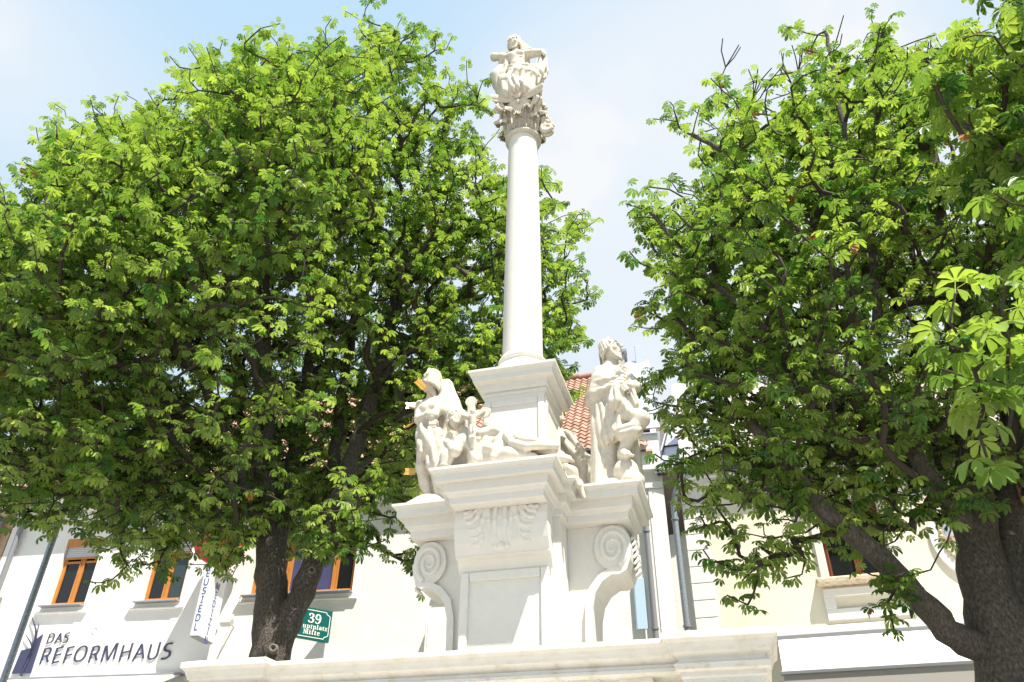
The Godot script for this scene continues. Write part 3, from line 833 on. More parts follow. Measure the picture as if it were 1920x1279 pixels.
func build_pilgrim() -> void:
	var t := thing("saint_statue", "stone statue of a bearded pilgrim in a cape baring one raised knee", "statue", local(Vector3(.875, 4.446, -.05)).scaled_local(Vector3(.93, 1, 1)), "saints on the pedestal wings")
	var mb := MB.new()
	var s := Sculpt.new()
	s.ell(Vector3(-.01, .04, .02), Vector3(.24, .14, .2), .03)
	s.ell(Vector3(.09, .20, .12), Vector3(.12, .12, .11), .03)
	s.ell(Vector3(.14, .10, .13), Vector3(.12, .09, .11), .03)
	# long cloak falling on his right
	s.cap(Vector3(-.17, .08, .04), Vector3(-.15, .72, .02), .085, .085, .03, .012, 5, .4, 2)
	s.cap(Vector3(-.15, .70, .02), Vector3(-.10, 1.25, -.02), .085, .11, .04, .014, 6, 1.4, 2)
	s.cap(Vector3(-.06, .2, -.10), Vector3(-.03, 1.2, -.08), .16, .15, .05, .015, 7, 0, 2)
	# tunic
	s.cap(Vector3(.0, 1.2, .0), Vector3(.02, .66, .05), .115, .125, .04, .014, 7, .5, 1.5)
	s.cap(Vector3(-.03, .85, .08), Vector3(-.02, .57, .11), .06, .065, .03, .016, 5, 1.0, 2)
	s.cap(Vector3(.06, .95, .11), Vector3(.04, .60, .15), .05, .06, .03, .015, 5, 2.0, 2)
	s.cap(Vector3(.12, 1.0, .12), Vector3(.16, .76, .15), .055, .075, .03, .016, 5, .2, 3)
	s.cap(Vector3(-.11, .9, .08), Vector3(-.09, .55, .09), .05, .06, .03, .014, 5, 1.8, 2)
	s.ell(Vector3(0, 1.2, .0), Vector3(.145, .16, .105), .04)
	# bared leg with its foot on the rock
	s.chain([Vector3(.07, .84, .06), Vector3(.285, .685, .16)], [.108, .08], .02)
	s.chain([Vector3(.285, .68, .16), Vector3(.17, .55, .16), Vector3(.075, .38, .14)], [.076, .07, .05], .02)
	s.cap(Vector3(.20, .57, .17), Vector3(.10, .555, .17), .082, .075, .012, .008, 6, 0, 0)
	foot(s, Vector3(.07, .395, .14), Vector3(.55, -.25, .8), .2)
	s.chain([Vector3(-.05, .8, .0), Vector3(-.06, .45, .02), Vector3(-.08, .18, -.02)], [.1, .066, .045], .03)
	# robe end behind the raised leg
	s.cap(Vector3(.14, .66, -.03), Vector3(.13, .16, -.08), .075, .09, .04, .012, 5, 1, 2)
	# shoulder cape
	s.cap(Vector3(-.01, 1.36, .0), Vector3(-.06, 1.20, .0), .095, .165, .03, .003, 5, .8, 0)
	s.cap(Vector3(-.10, 1.28, .05), Vector3(-.17, 1.05, .06), .085, .085, .03, .004, 5, 0, 1)
	s.cap(Vector3(-.20, 1.16, -.02), Vector3(-.235, 1.0, .0), .055, .045, .03, .012, 5, 2, 2)
	s.cap(Vector3(.10, 1.27, .03), Vector3(.19, 1.13, .05), .08, .07, .03, .012, 5, 1, 2)
	# arms gathering the cloak before the waist
	s.chain([Vector3(.17, 1.2, .03), Vector3(.245, 1.06, .10), Vector3(.20, 1.02, .20)], [.066, .058, .045], .02)
	s.cap(Vector3(-.16, 1.08, .08), Vector3(.13, 1.03, .17), .05, .052, .03, .012, 4, 0, 6)
	s.cap(Vector3(-.12, 1.16, .09), Vector3(.12, 1.12, .14), .045, .05, .03, .012, 4, 1, 6)
	s.cap(Vector3(.08, 1.0, .18), Vector3(.06, .86, .20), .06, .075, .03, .014, 5, 1, 3)
	s.cap(Vector3(.21, 1.0, .18), Vector3(.25, .82, .19), .03, .026, .02, .006, 5, 2, 3)
	s.cap(Vector3(.0, 1.3, .0), Vector3(.025, 1.46, .01), .07, .062, .03)
	s.into(mb, .009)
	head(mb, Vector3(.02, 1.55, .02), Vector3(1, 0, .45), .28, .122, .3, 0.1)
	hand(mb, Vector3(.205, 1.02, .20), Vector3(-.6, -.4, .5), Vector3(-.4, -.2, -.8), .14, .9)
	hand(mb, Vector3(.10, 1.04, .19), Vector3(.9, -.25, .25), Vector3(-.1, -.3, -.9), .14, .9)
	part("figure", mb.done(), M.statue_stone, t)

func build_recluse() -> void:
	var o := Vector3(0, 4.446, .66)
	var t := thing("reclining_statue", "stone statue of a reclining woman embracing a crucifix above the front cornice", "statue", local(o))
	var mb := MB.new()
	var s := Sculpt.new()
	s.cap(Vector3(-.44, .03, .05), Vector3(.42, .02, .05), .085, .06, .03, .012, 5, 0, 5)
	s.cap(Vector3(-.40, .05, -.08), Vector3(.40, .04, -.10), .11, .09, .04, .012, 5, 1, 5)
	s.ell(Vector3(-.50, .08, .06), Vector3(.085, .10, .10), .03)
	s.ell(Vector3(-.30, .16, -.06), Vector3(.17, .14, .12), .05)
	# torso, from hips up to the raised shoulders
	s.chain([Vector3(.0, .19, .02), Vector3(-.13, .22, .02), Vector3(-.27, .33, .03)], [.125, .115, .115], .05)
	s.cap(Vector3(-.24, .44, -.06), Vector3(-.32, .30, .12), .062, .062, .04)
	s.cap(Vector3(-.30, .40, .04), Vector3(-.38, .50, .05), .052, .046, .03)
	s.cap(Vector3(-.16, .28, .02), Vector3(.0, .17, .05), .105, .125, .03, .014, 7, .3, 3)
	# right arm propping on the vessel, left arm round the cross
	s.chain([Vector3(-.32, .31, .12), Vector3(-.36, .19, .18), Vector3(-.44, .29, .16)], [.058, .05, .036], .02)
	s.chain([Vector3(-.22, .43, -.04), Vector3(-.05, .40, .06), Vector3(-.17, .35, .14)], [.062, .056, .04], .02)
	s.cap(Vector3(-.10, .42, .05), Vector3(-.02, .37, .06), .068, .06, .02, .012, 5, 1, 2)
	s.cap(Vector3(-.24, .30, .12), Vector3(-.19, .12, .12), .05, .06, .03, .012, 4, 0, 3)
	# legs under drapery
	s.chain([Vector3(.0, .19, .04), Vector3(.15, .34, .05), Vector3(.30, .23, .03), Vector3(.50, .13, .0)], [.115, .078, .058, .040], .02)
	s.chain([Vector3(.02, .11, .10), Vector3(.10, .11, .15), Vector3(.30, .08, .12)], [.09, .07, .04], .02)
	s.chain([Vector3(.06, .42, .04), Vector3(.075, .30, .14), Vector3(.14, .20, .18), Vector3(.25, .155, .18), Vector3(.36, .165, .15), Vector3(.48, .19, .06)], [.026, .032, .036, .036, .034, .028], .008)
	s.chain([Vector3(.12, .40, .02), Vector3(.14, .30, .13), Vector3(.20, .245, .15), Vector3(.32, .225, .12), Vector3(.45, .225, .04)], [.022, .026, .028, .028, .022], .008)
	s.chain([Vector3(.04, .38, .05), Vector3(.0, .26, .14), Vector3(-.02, .10, .16)], [.034, .036, .04], .015)
	s.cap(Vector3(.10, .30, -.08), Vector3(.46, .14, -.08), .05, .04, .03, .010, 5, 0, 4)
	foot(s, Vector3(.49, .14, .02), Vector3(1, -.25, .3), .17)
	# cloth and a second foot hanging over the corner of the cornice
	s.chain([Vector3(.47, .10, -.12), Vector3(.56, .06, -.18), Vector3(.60, -.06, -.20)], [.045, .042, .03], .03)
	s.chain([Vector3(.50, .08, -.24), Vector3(.585, .0, -.30), Vector3(.62, -.12, -.32)], [.05, .036, .022], .03)
	s.into(mb, .010)
	head(mb, Vector3(-.40, .555, .08), Vector3(.35, 0, 1), -.12, .092, 0.0, .35)
	hand(mb, Vector3(-.17, .35, .14), Vector3(-.25, -1, .35), Vector3(-.2, 0, -1), .13, .7)
	hand(mb, Vector3(-.44, .29, .16), Vector3(.3, 1, .0), Vector3(.3, 0, 1), .11, .8)
	part("figure", mb.done(), M.statue_stone, t)
	var v := MB.new()
	v.lathe(V2([.0, .05, .05, .05, .048, .07, .062, .12, .06, .16, .04, .2, .036, .23, .048, .25, .02, .252]), 18, Transform3D(Basis(Vector3(0, 0, 1), -.15), Vector3(-.455, .02, .16)))
	part("jug", v.done(), M.statue_stone, t)
	var k := thing("stone_crucifix", "small stone crucifix with rounded ends leaning in the reclining woman's arm", "crucifix", local(o + Vector3(-.205, .14, .16)))
	var c := MB.new()
	var r := Transform3D(Basis(Vector3(0, 0, 1), .07), Vector3.ZERO)
	c.box(Vector3(-.034, 0, -.018), Vector3(.034, .52, .018), .008, r)
	c.box(Vector3(-.12, .355, -.0165), Vector3(.12, .42, .0165), .008, r)
	for q in [[-.12, .386], [.12, .386], [0, .52]]:
		var p := PackedVector2Array()
		for j in 12: p.append(Vector2(q[0] + cos(TAU * j / 12) * .05, q[1] + sin(TAU * j / 12) * .048))
		c.prism(p, -.015, .015, r)
	part("cross", c.done(), M.statue_stone, k)
	var f := Sculpt.new()
	f.cap(Vector3(0, .34, .035), Vector3(0, .24, .035), .03, .022, .01)
	f.ell(Vector3(-.006, .395, .045), Vector3(.02, .026, .022), .006)
	f.cap(Vector3(-.025, .345, .035), Vector3(-.105, .385, .025), .013, .010, .006)
	f.cap(Vector3(.025, .345, .035), Vector3(.095, .395, .025), .013, .010, .006)
	f.cap(Vector3(0, .235, .035), Vector3(.004, .20, .04), .03, .028, .01, .006, 6, 0, 0)
	f.chain([Vector3(-.01, .22, .035), Vector3(-.012, .14, .05), Vector3(-.004, .06, .03)], [.02, .016, .010], .006)
	f.chain([Vector3(.012, .22, .035), Vector3(.012, .14, .05), Vector3(.006, .06, .03)], [.02, .016, .010], .006)
	var fm := MB.new()
	f.into(fm, .005)
	part("small_figure", fm.done(), M.statue_stone, k)

func build_trinity() -> void:
	var t := thing("throne_group", "stone group on the capital, a bearded man with outstretched arms and triangular halo", "statue", local(Vector3(-.03, 9.872, .04)).scaled_local(Vector3(.86, 1, 1)))
	var mb := MB.new()
	var s := Sculpt.new()
	s.cap(Vector3(-.22, .06, .08), Vector3(.24, .06, .08), .10, .10, .04, .016, 6, 0, 6)
	s.cap(Vector3(0, .10, -.12), Vector3(.0, .9, -.12), .25, .16, .05, .02, 8, .4, 2)
	# knees and thighs of the seated figure, wrapped in folds
	s.cap(Vector3(-.10, .38, .02), Vector3(-.17, .26, .22), .135, .11, .05, .007, 4, .2, 1)
	s.cap(Vector3(.10, .42, .02), Vector3(.20, .36, .18), .135, .11, .05, .007, 4, 1.2, 1)
	s.cap(Vector3(-.17, .27, .21), Vector3(-.13, .04, .20), .10, .11, .05, .012, 5, .5, 1)
	s.cap(Vector3(.20, .36, .17), Vector3(.15, .05, .18), .095, .11, .05, .012, 5, 1.5, 1)
	s.cap(Vector3(-.02, .22, .24), Vector3(.02, .04, .24), .07, .09, .04, .018, 6, 2.0, 2)
	# bare torso
	s.ell(Vector3(.0, .60, .08), Vector3(.125, .12, .10), .04)
	s.ell(Vector3(-.02, .76, .07), Vector3(.115, .12, .09), .05)
	s.ell(Vector3(-.05, .93, .05), Vector3(.15, .14, .105), .05)
	for e in [-1.0, 1.0]: s.ell(Vector3(-.05 + .065 * e, .96, .125), Vector3(.065, .05, .035), .02)
	for k in 3: s.cap(Vector3(-.10, .86 - .05 * k, .12), Vector3(.05, .87 - .05 * k, .13), .014, .014, .02)
	s.cap(Vector3(-.19, 1.03, .04), Vector3(.10, 1.02, .03), .065, .068, .04)
	s.cap(Vector3(-.06, 1.06, .03), Vector3(-.075, 1.18, .05), .066, .055, .03)
	# arms: to the left a short reach over the mantle, to the right a straight arm
	s.chain([Vector3(-.19, 1.03, .05), Vector3(-.27, .985, .10), Vector3(-.37, 1.03, .10)], [.07, .055, .045], .02)
	s.ell(Vector3(-.40, 1.03, .10), Vector3(.06, .062, .055), .03)
	s.chain([Vector3(.10, 1.01, .04), Vector3(.22, 1.0, .04), Vector3(.37, .99, .03)], [.066, .056, .045], .02)
	# loincloth
	s.cap(Vector3(-.09, .60, .13), Vector3(.14, .56, .13), .07, .075, .03, .016, 5, 0, 5)
	s.cap(Vector3(.03, .58, .17), Vector3(-.03, .34, .22), .05, .07, .03, .016, 5, 1, 2)
	s.cap(Vector3(-.06, .58, .16), Vector3(-.12, .40, .18), .035, .05, .03, .012, 5, 2, 2)
	# legs of the front figure
	s.chain([Vector3(.04, .52, .16), Vector3(.03, .38, .27), Vector3(.0, .20, .25), Vector3(.02, .12, .30)], [.07, .055, .045, .035], .02)
	s.chain([Vector3(.10, .52, .14), Vector3(.13, .38, .25), Vector3(.11, .20, .25), Vector3(.10, .10, .30)], [.07, .055, .045, .035], .02)
	# mantle bulging on the left, hanging on the right
	s.cap(Vector3(-.27, .90, .0), Vector3(-.31, .62, .02), .085, .135, .05, .012, 4, .3, .5)
	s.cap(Vector3(-.31, .62, .02), Vector3(-.27, .26, .04), .135, .07, .05, .012, 4, .3, .5)
	s.chain([Vector3(-.20, .92, .08), Vector3(-.19, .75, .12), Vector3(-.22, .52, .12), Vector3(-.27, .30, .10)], [.03, .035, .035, .025], .015)
	s.cap(Vector3(.35, .93, .0), Vector3(.33, .66, .0), .055, .085, .04, .018, 6, 1.3, 1)
	s.cap(Vector3(.33, .66, .0), Vector3(.26, .32, .05), .085, .05, .04, .016, 6, 1.3, 1)
	s.cap(Vector3(.18, .70, -.02), Vector3(.30, .52, .02), .09, .09, .04, .016, 5, 0, 2)
	s.cut(Vector3(.185, .84, .06), Vector3(.07, .085, .2), .02)
	s.into(mb, .009)
	head(mb, Vector3(-.085, 1.27, .07), Vector3(-.15, 0, 1), -.12, .115, .35, .35)
	hand(mb, Vector3(.36, .985, .04), Vector3(.35, -.75, .45), Vector3(-.6, -.2, -.5), .17, .6)
	part("figure", mb.done(), M.statue_stone, t)
	var h := MB.new()
	h.prism(V2([-.17, 1.24, .19, 1.18, -.01, 1.46]), -.02, .0, Transform3D())
	part("halo", h.done(), M.statue_stone, t)

func build_rear_saint() -> void:
	var t := thing("kneeling_statue", "mostly hidden stone figure in heavy robes behind the upper pedestal", "statue", local(Vector3(.15, 4.446, -.66)))
	var mb := MB.new()
	var s := Sculpt.new()
	s.ell(Vector3(0, .05, 0), Vector3(.34, .14, .2), .03)
	s.cap(Vector3(0, .12, 0), Vector3(.0, .75, .0), .2, .15, .05, .02, 8, 0, 2)
	s.cap(Vector3(.16, .95, .05), Vector3(.34, .60, .05), .08, .10, .04, .016, 5, 0, 2)
	s.cap(Vector3(.34, .62, .05), Vector3(.30, .20, .02), .09, .13, .04, .018, 6, 1, 2)
	s.ell(Vector3(0, .92, 0), Vector3(.15, .17, .11), .04)
	s.cap(Vector3(-.14, 1.02, 0), Vector3(.14, 1.02, 0), .068, .068, .04)
	s.cap(Vector3(0, 1.05, 0), Vector3(.02, 1.2, .0), .06, .055, .03)
	s.chain([Vector3(-.15, 1.0, 0), Vector3(-.2, .78, -.05), Vector3(-.05, .8, -.16)], [.066, .06, .045], .02)
	s.into(mb, .014)
	head(mb, Vector3(.02, 1.27, -.01), Vector3(.3, 0, -1), .2, .105, .2, .4)
	part("figure", mb.done(), M.statue_stone, t)

# ------------------------------------------------------------------ the houses
func wall(mb: MB, x0: float, x1: float, y0: float, y1: float, deep: float, holes: Array) -> void:
	var xs := [x0, x1]
	var ys := [y0, y1]
	for h in holes:
		xs.append_array([h[0], h[1]]); ys.append_array([h[2], h[3]])
	xs.sort(); ys.sort()
	for a in xs.size() - 1:
		for b in ys.size() - 1:
			if xs[a + 1] - xs[a] < 1e-4 or ys[b + 1] - ys[b] < 1e-4: continue
			var c := Vector2((xs[a] + xs[a + 1]) / 2, (ys[b] + ys[b + 1]) / 2)
			var open := false
			for h in holes: open = open or (c.x > h[0] and c.x < h[1] and c.y > h[2] and c.y < h[3])
			if open: continue
			for z in [0.0, -deep]:
				var q := [Vector3(xs[a], ys[b], z), Vector3(xs[a + 1], ys[b], z), Vector3(xs[a + 1], ys[b + 1], z), Vector3(xs[a], ys[b + 1], z)]
				if z == 0.0: mb.quad(q[0], q[1], q[2], q[3])
				else: mb.quad(q[3], q[2], q[1], q[0])
	for h in holes:
		var d := deep
		mb.quad(Vector3(h[0], h[2], 0), Vector3(h[0], h[2], -d), Vector3(h[0], h[3], -d), Vector3(h[0], h[3], 0))
		mb.quad(Vector3(h[1], h[2], -d), Vector3(h[1], h[2], 0), Vector3(h[1], h[3], 0), Vector3(h[1], h[3], -d))
		mb.quad(Vector3(h[0], h[2], -d), Vector3(h[0], h[2], 0), Vector3(h[1], h[2], 0), Vector3(h[1], h[2], -d))
		mb.quad(Vector3(h[0], h[3], 0), Vector3(h[0], h[3], -d), Vector3(h[1], h[3], -d), Vector3(h[1], h[3], 0))
	mb.quad(Vector3(x0, y0, -deep), Vector3(x0, y0, 0), Vector3(x0, y1, 0), Vector3(x0, y1, -deep))
	mb.quad(Vector3(x1, y0, 0), Vector3(x1, y0, -deep), Vector3(x1, y1, -deep), Vector3(x1, y1, 0))
	mb.quad(Vector3(x0, y1, 0), Vector3(x1, y1, 0), Vector3(x1, y1, -deep), Vector3(x0, y1, -deep))

func bx(lo: Vector3, hi: Vector3, bev := 0.0) -> ArrayMesh:
	var m := MB.new()
	m.box(lo, hi, bev)
	return m.done()

func pipe(pts: Array, r: float, seg := 14) -> ArrayMesh:
	var m := MB.new()
	var p := smooth_path(pts, .08) if pts.size() > 2 else PackedVector3Array(pts)
	m.tube(p, radii(p.size(), r, r), seg)
	return m.done()

func window(house: Node3D, x0: float, x1: float, y0: float, y1: float, bars: Array, panes: Array, wood: Material, deep: float, shutter: float) -> void:
	# bars: x of the posts between the casements; shutter: how low the roller shutter hangs (0: none)
	var m := MB.new()
	var z := -deep
	m.box(Vector3(x0, y0, z - .07), Vector3(x0 + .04, y1, z), .006)
	m.box(Vector3(x1 - .04, y0, z - .07), Vector3(x1, y1, z), .006)
	m.box(Vector3(x0 + .04, y0, z - .07), Vector3(x1 - .04, y0 + .04, z), .006)
	m.box(Vector3(x0 + .04, y1 - .05, z - .07), Vector3(x1 - .04, y1, z), .006)
	for b in bars: m.box(Vector3(b - .022, y0 + .04, z - .068), Vector3(b + .022, y1 - .05, z + .004), .006)
	var w := part("window", m.done(), wood, house)
	var edges := [x0 + .04]
	for b in bars: edges.append_array([b - .022, b + .022])
	edges.append(x1 - .04)
	for k in range(0, edges.size(), 2):
		var a: float = edges[k] + .003
		var c: float = edges[k + 1] - .003
		var s := MB.new()
		var t := y1 - maxf(.18, shutter + .06)
		for e in [[a, a + .034, y0 + .044, y1 - .056], [c - .034, c, y0 + .044, y1 - .056], [a + .034, c - .034, y0 + .044, y0 + .085], [a + .034, c - .034, t - .045, t], [a + .034, c - .034, y1 - .10, y1 - .056]]:
			s.box(Vector3(e[0], e[2], z - .06), Vector3(e[1], e[3], z + .012), .006)
		part("casement", s.done(), wood, w)
		part("pane", bx(Vector3(a + .03, y0 + .07, z - .035), Vector3(c - .03, y1 - .08, z - .025)), panes[k / 2], w)
	if shutter > 0:
		var n := int(shutter / .043)
		var slat := MB.new()
		slat.tube(PackedVector3Array([Vector3(x0 + .02, 0, 0), Vector3(x1 - .02, 0, 0)]), PackedFloat32Array([.0215, .0215]), 10, Vector2(.45, 1))
		var sm := slat.done()
		for k in n: part("slat", sm, M.shutter, w, Transform3D(Basis(), Vector3(0, y1 - .02 - k * .043, z + .035)))
		part("shutter_bar", bx(Vector3(x0 + .02, y1 - .02 - n * .043 - .02, z + .015), Vector3(x1 - .02, y1 - .02 - n * .043 + .02, z + .05), .006), M.orange_wood, w)

func tile_mesh() -> ArrayMesh:                  # an S-shaped clay tile, length along z (down the slope is +z), lying on y = 0
	var m := MB.new()
	var n := 8
	for k in n:
		var a := float(k) / n
		var b := float(k + 1) / n
		var ya := .022 * sin(a * TAU) + .012
		var yb := .022 * sin(b * TAU) + .012
		var xa := a * .172 - .086
		var xb := b * .172 - .086
		m.quad(Vector3(xa, ya + .034, .15), Vector3(xb, yb + .034, .15), Vector3(xb, yb + .006, -.15), Vector3(xa, ya + .006, -.15))
		m.quad(Vector3(xa, ya + .012, .15), Vector3(xb, yb + .012, .15), Vector3(xb, yb + .034, .15), Vector3(xa, ya + .034, .15))
	return m.done()

func scatter(called: String, mesh: Mesh, m: Material, parent: Node, where: Array, tints := PackedColorArray()) -> MultiMeshInstance3D:
	var mm := MultiMesh.new()
	mm.transform_format = MultiMesh.TRANSFORM_3D
	mm.use_colors = tints.size() > 0
	mm.mesh = mesh
	mm.instance_count = where.size()
	for k in where.size():
		mm.set_instance_transform(k, where[k])
		if tints.size(): mm.set_instance_color(k, tints[k])
	var o := MultiMeshInstance3D.new()
	o.name = called
	o.multimesh = mm
	o.material_override = m
	o.set_meta("kind", "stuff")
	parent.add_child(o, true)
	return o

func build_white_house() -> void:
	var t := thing("white_house", "white town house with orange wooden windows and a red tiled roof behind the left tree", "house", HL)
	var holes := [[-1.30, -.47, 6.26, 7.66], [.76, 1.60, 6.26, 7.66], [3.02, 5.12, 6.28, 7.66], [6.9, 8.6, 6.28, 7.66]]
	var w := MB.new()
	wall(w, -2.76, 11.09, 0, 8.3, .45, holes)
	part("wall", w.done(), M.white_plaster, t)
	w = MB.new()
	w.box(Vector3(10.69, 0, -9), Vector3(11.085, 8.29, -.455))
	w.box(Vector3(-2.755, 0, -9), Vector3(-2.4, 8.29, -.455))
	w.box(Vector3(-2.4, 0, -9), Vector3(10.69, 8.29, -8.6))
	part("side_wall", w.done(), M.white_plaster, t)
	w = MB.new()
	w.box(Vector3(10.80, 0, .0), Vector3(11.088, 7.95, .022), .004)
	w.box(Vector3(10.3, 7.96, .0), Vector3(11.088, 8.1, .05), .01)
	part("corner_strip", w.done(), M.white_plaster, t)
	part("dark_room_back", bx(Vector3(-2.3, 5.2, -4), Vector3(10.6, 8.2, -3.9)), M.painted_dark, t)  # near-black sheet stands in for the unlit rooms
	w = MB.new()
	w.box(Vector3(-2.75, 8.3, -.4), Vector3(10.3, 8.42, .08), .02)
	w.box(Vector3(-2.75, 8.42, -.4), Vector3(10.3, 8.54, .155), .03)
	part("eaves_cornice", w.done(), M.white_plaster, t)
	for k in 4:
		var h: Array = holes[k]
		var wide := k > 1
		window(t, h[0], h[1], h[2], h[3], [(h[0] + h[1]) / 2 + (.02 if k == 0 else 0.0)] if not wide else ([3.74, 4.70] if k == 2 else [7.45, 8.05]), [M.pane, M.pane if k == 0 else M.teal_pane, M.pane] if not wide else [M.red_curtain, M.sky_tint_pane, M.pane], M.orange_wood, .10, .40 if not wide else .0)
		part("lintel_box", bx(Vector3(h[0] + .003, h[3] - .16, -.098), Vector3(h[1] - .003, h[3] - .002, -.005), .01), M.orange_wood, t)
		part("sill", bx(Vector3(h[0] - .10, h[2] - .035, -.1), Vector3(h[1] + .02, h[2] - .004, .13), .01), M.sill_metal, t)
		part("sill_moulding", bx(Vector3(h[0] - .2, h[2] - .165, 0), Vector3(h[1] + .13, h[2] - .125, .07), .012), M.white_plaster, t)
	# roof
	var slope := Transform3D(Basis(Vector3.RIGHT, PI / 4), Vector3(0, 8.72, .28))
	var rb := MB.new()
	var u := slope * Vector3(0, 0, -6.3)
	for s in [0.0, 1.0]:
		var q := [Vector3(-2.9, 8.64, .23), Vector3(10.95, 8.64, .23), Vector3(10.95, u.y - .08, u.z), Vector3(-2.9, u.y - .08, u.z)]
		if s == 0.0: rb.quad(q[0], q[1], q[2], q[3])
		else:
			for j in 4: q[j].z = 2 * u.z - q[j].z
			rb.quad(q[1], q[0], q[3], q[2])
	rb.tri(Vector3(10.95, 8.64, .23), Vector3(10.95, 8.64, 2 * u.z - .23), Vector3(10.95, u.y - .08, u.z))
	rb.tri(Vector3(-2.9, 8.64, 2 * u.z - .23), Vector3(-2.9, 8.64, .23), Vector3(-2.9, u.y - .08, u.z))
	var roof := part("roof", rb.done(), M.tile0, t)
	var tm := tile_mesh()
	var rng := RandomNumberGenerator.new()
	rng.seed = 5
	var rest := []
	for r in 25:
		for c in 80:
			var x := -2.8 + c * .172
			var o := slope * Transform3D(Basis(Vector3.UP, rng.randf_range(-.015, .015)), Vector3(x, rng.randf_range(0, .006), -.13 - r * .245))
			if c >= 66 and c < 78: part("tile", tm, M["tile%d" % rng.randi_range(0, 3)], roof, o)
			else: rest.append(o)
	scatter("tiles", tm, M.tile2, roof, rest)
	var ridge := MB.new()
	for k in 40:
		ridge.tube(PackedVector3Array([u + Vector3(-2.9 + k * .347, .02, 0), u + Vector3(-2.9 + (k + 1) * .347 - .01, .045, 0)]), PackedFloat32Array([.11, .125]), 10)
	part("ridge_tiles", ridge.done(), M.tile1, roof)
	part("gutter", pipe([Vector3(-2.8, 8.62, .39), Vector3(9.99, 8.62, .39)], .08), M.gutter_dark, t)
	part("gutter_board", bx(Vector3(-2.75, 8.44, .16), Vector3(10.3, 8.50, .36), .01), M.trim_white, t)
	# chimneys and the parapet at the right-hand end
	var ch := MB.new()
	ch.box(Vector3(9.9, 12.2, -4.6), Vector3(10.5, 13.75, -4.0), .01)
	part("chimney", ch.done(), M.valance, t)
	part("chimney_cap", bx(Vector3(9.82, 13.75, -4.68), Vector3(10.58, 13.87, -3.92), .02), M.pipe_grey, t)
	var pa := MB.new()
	pa.box(Vector3(10.32, 8.3, -.5), Vector3(11.085, 9.05, .14), .01)
	pa.prism(V2([.14, 9.05, -.5, 9.05, -5.2, 13.7, -5.2, 8.3, -.5, 8.3]), 10.97, 11.085, Transform3D(Basis(Vector3(0, 0, 1), Vector3(0, 1, 0), Vector3(-1, 0, 0)), Vector3(22.055, 0, 0)))
	part("parapet", pa.done(), M.white_plaster, t)
	pa = MB.new()
	var up := Transform3D(Basis(Vector3.RIGHT, PI / 4), Vector3(0, 9.14, .18))
	pa.box(Vector3(10.25, 0, -6.4), Vector3(11.14, .03, 0), .0, up)
	pa.box(Vector3(10.28, 9.04, -.5), Vector3(11.13, 9.07, .19), .005)
	for k in 3: pa.box(Vector3(10.25, .03, -1.6 * k - 1.0), Vector3(11.14, .06, -1.6 * k - .96), .0, up)
	part("flashing", pa.done(), M.sheet_metal, t)
	pa = MB.new()
	pa.box(Vector3(10.80, 12.6, -4.4), Vector3(11.05, 14.05, -4.1), .01)
	part("flue", pa.done(), M.sheet_metal, t)
	part("downpipe", pipe([Vector3(10.55, 8.2, .24), Vector3(10.68, 8.02, .14), Vector3(10.70, 7.8, .09), Vector3(10.70, 4, .09), Vector3(10.70, 0.1, .09)], .052), M.pipe_grey, t)
	part("downpipe", pipe([Vector3(-2.47, 8.3, .10), Vector3(-2.47, .1, .10)], .055), M.pipe_grey, t)
	var cl := MB.new()
	for y in [5.36, 7.1]: cl.lathe(V2([.05, y - .02, .064, y - .02, .064, y + .02, .05, y + .02]), 14, Transform3D(Basis(), Vector3(10.70, 0, .09)), false)
	part("pipe_clip", cl.done(), M.pipe_grey, t)

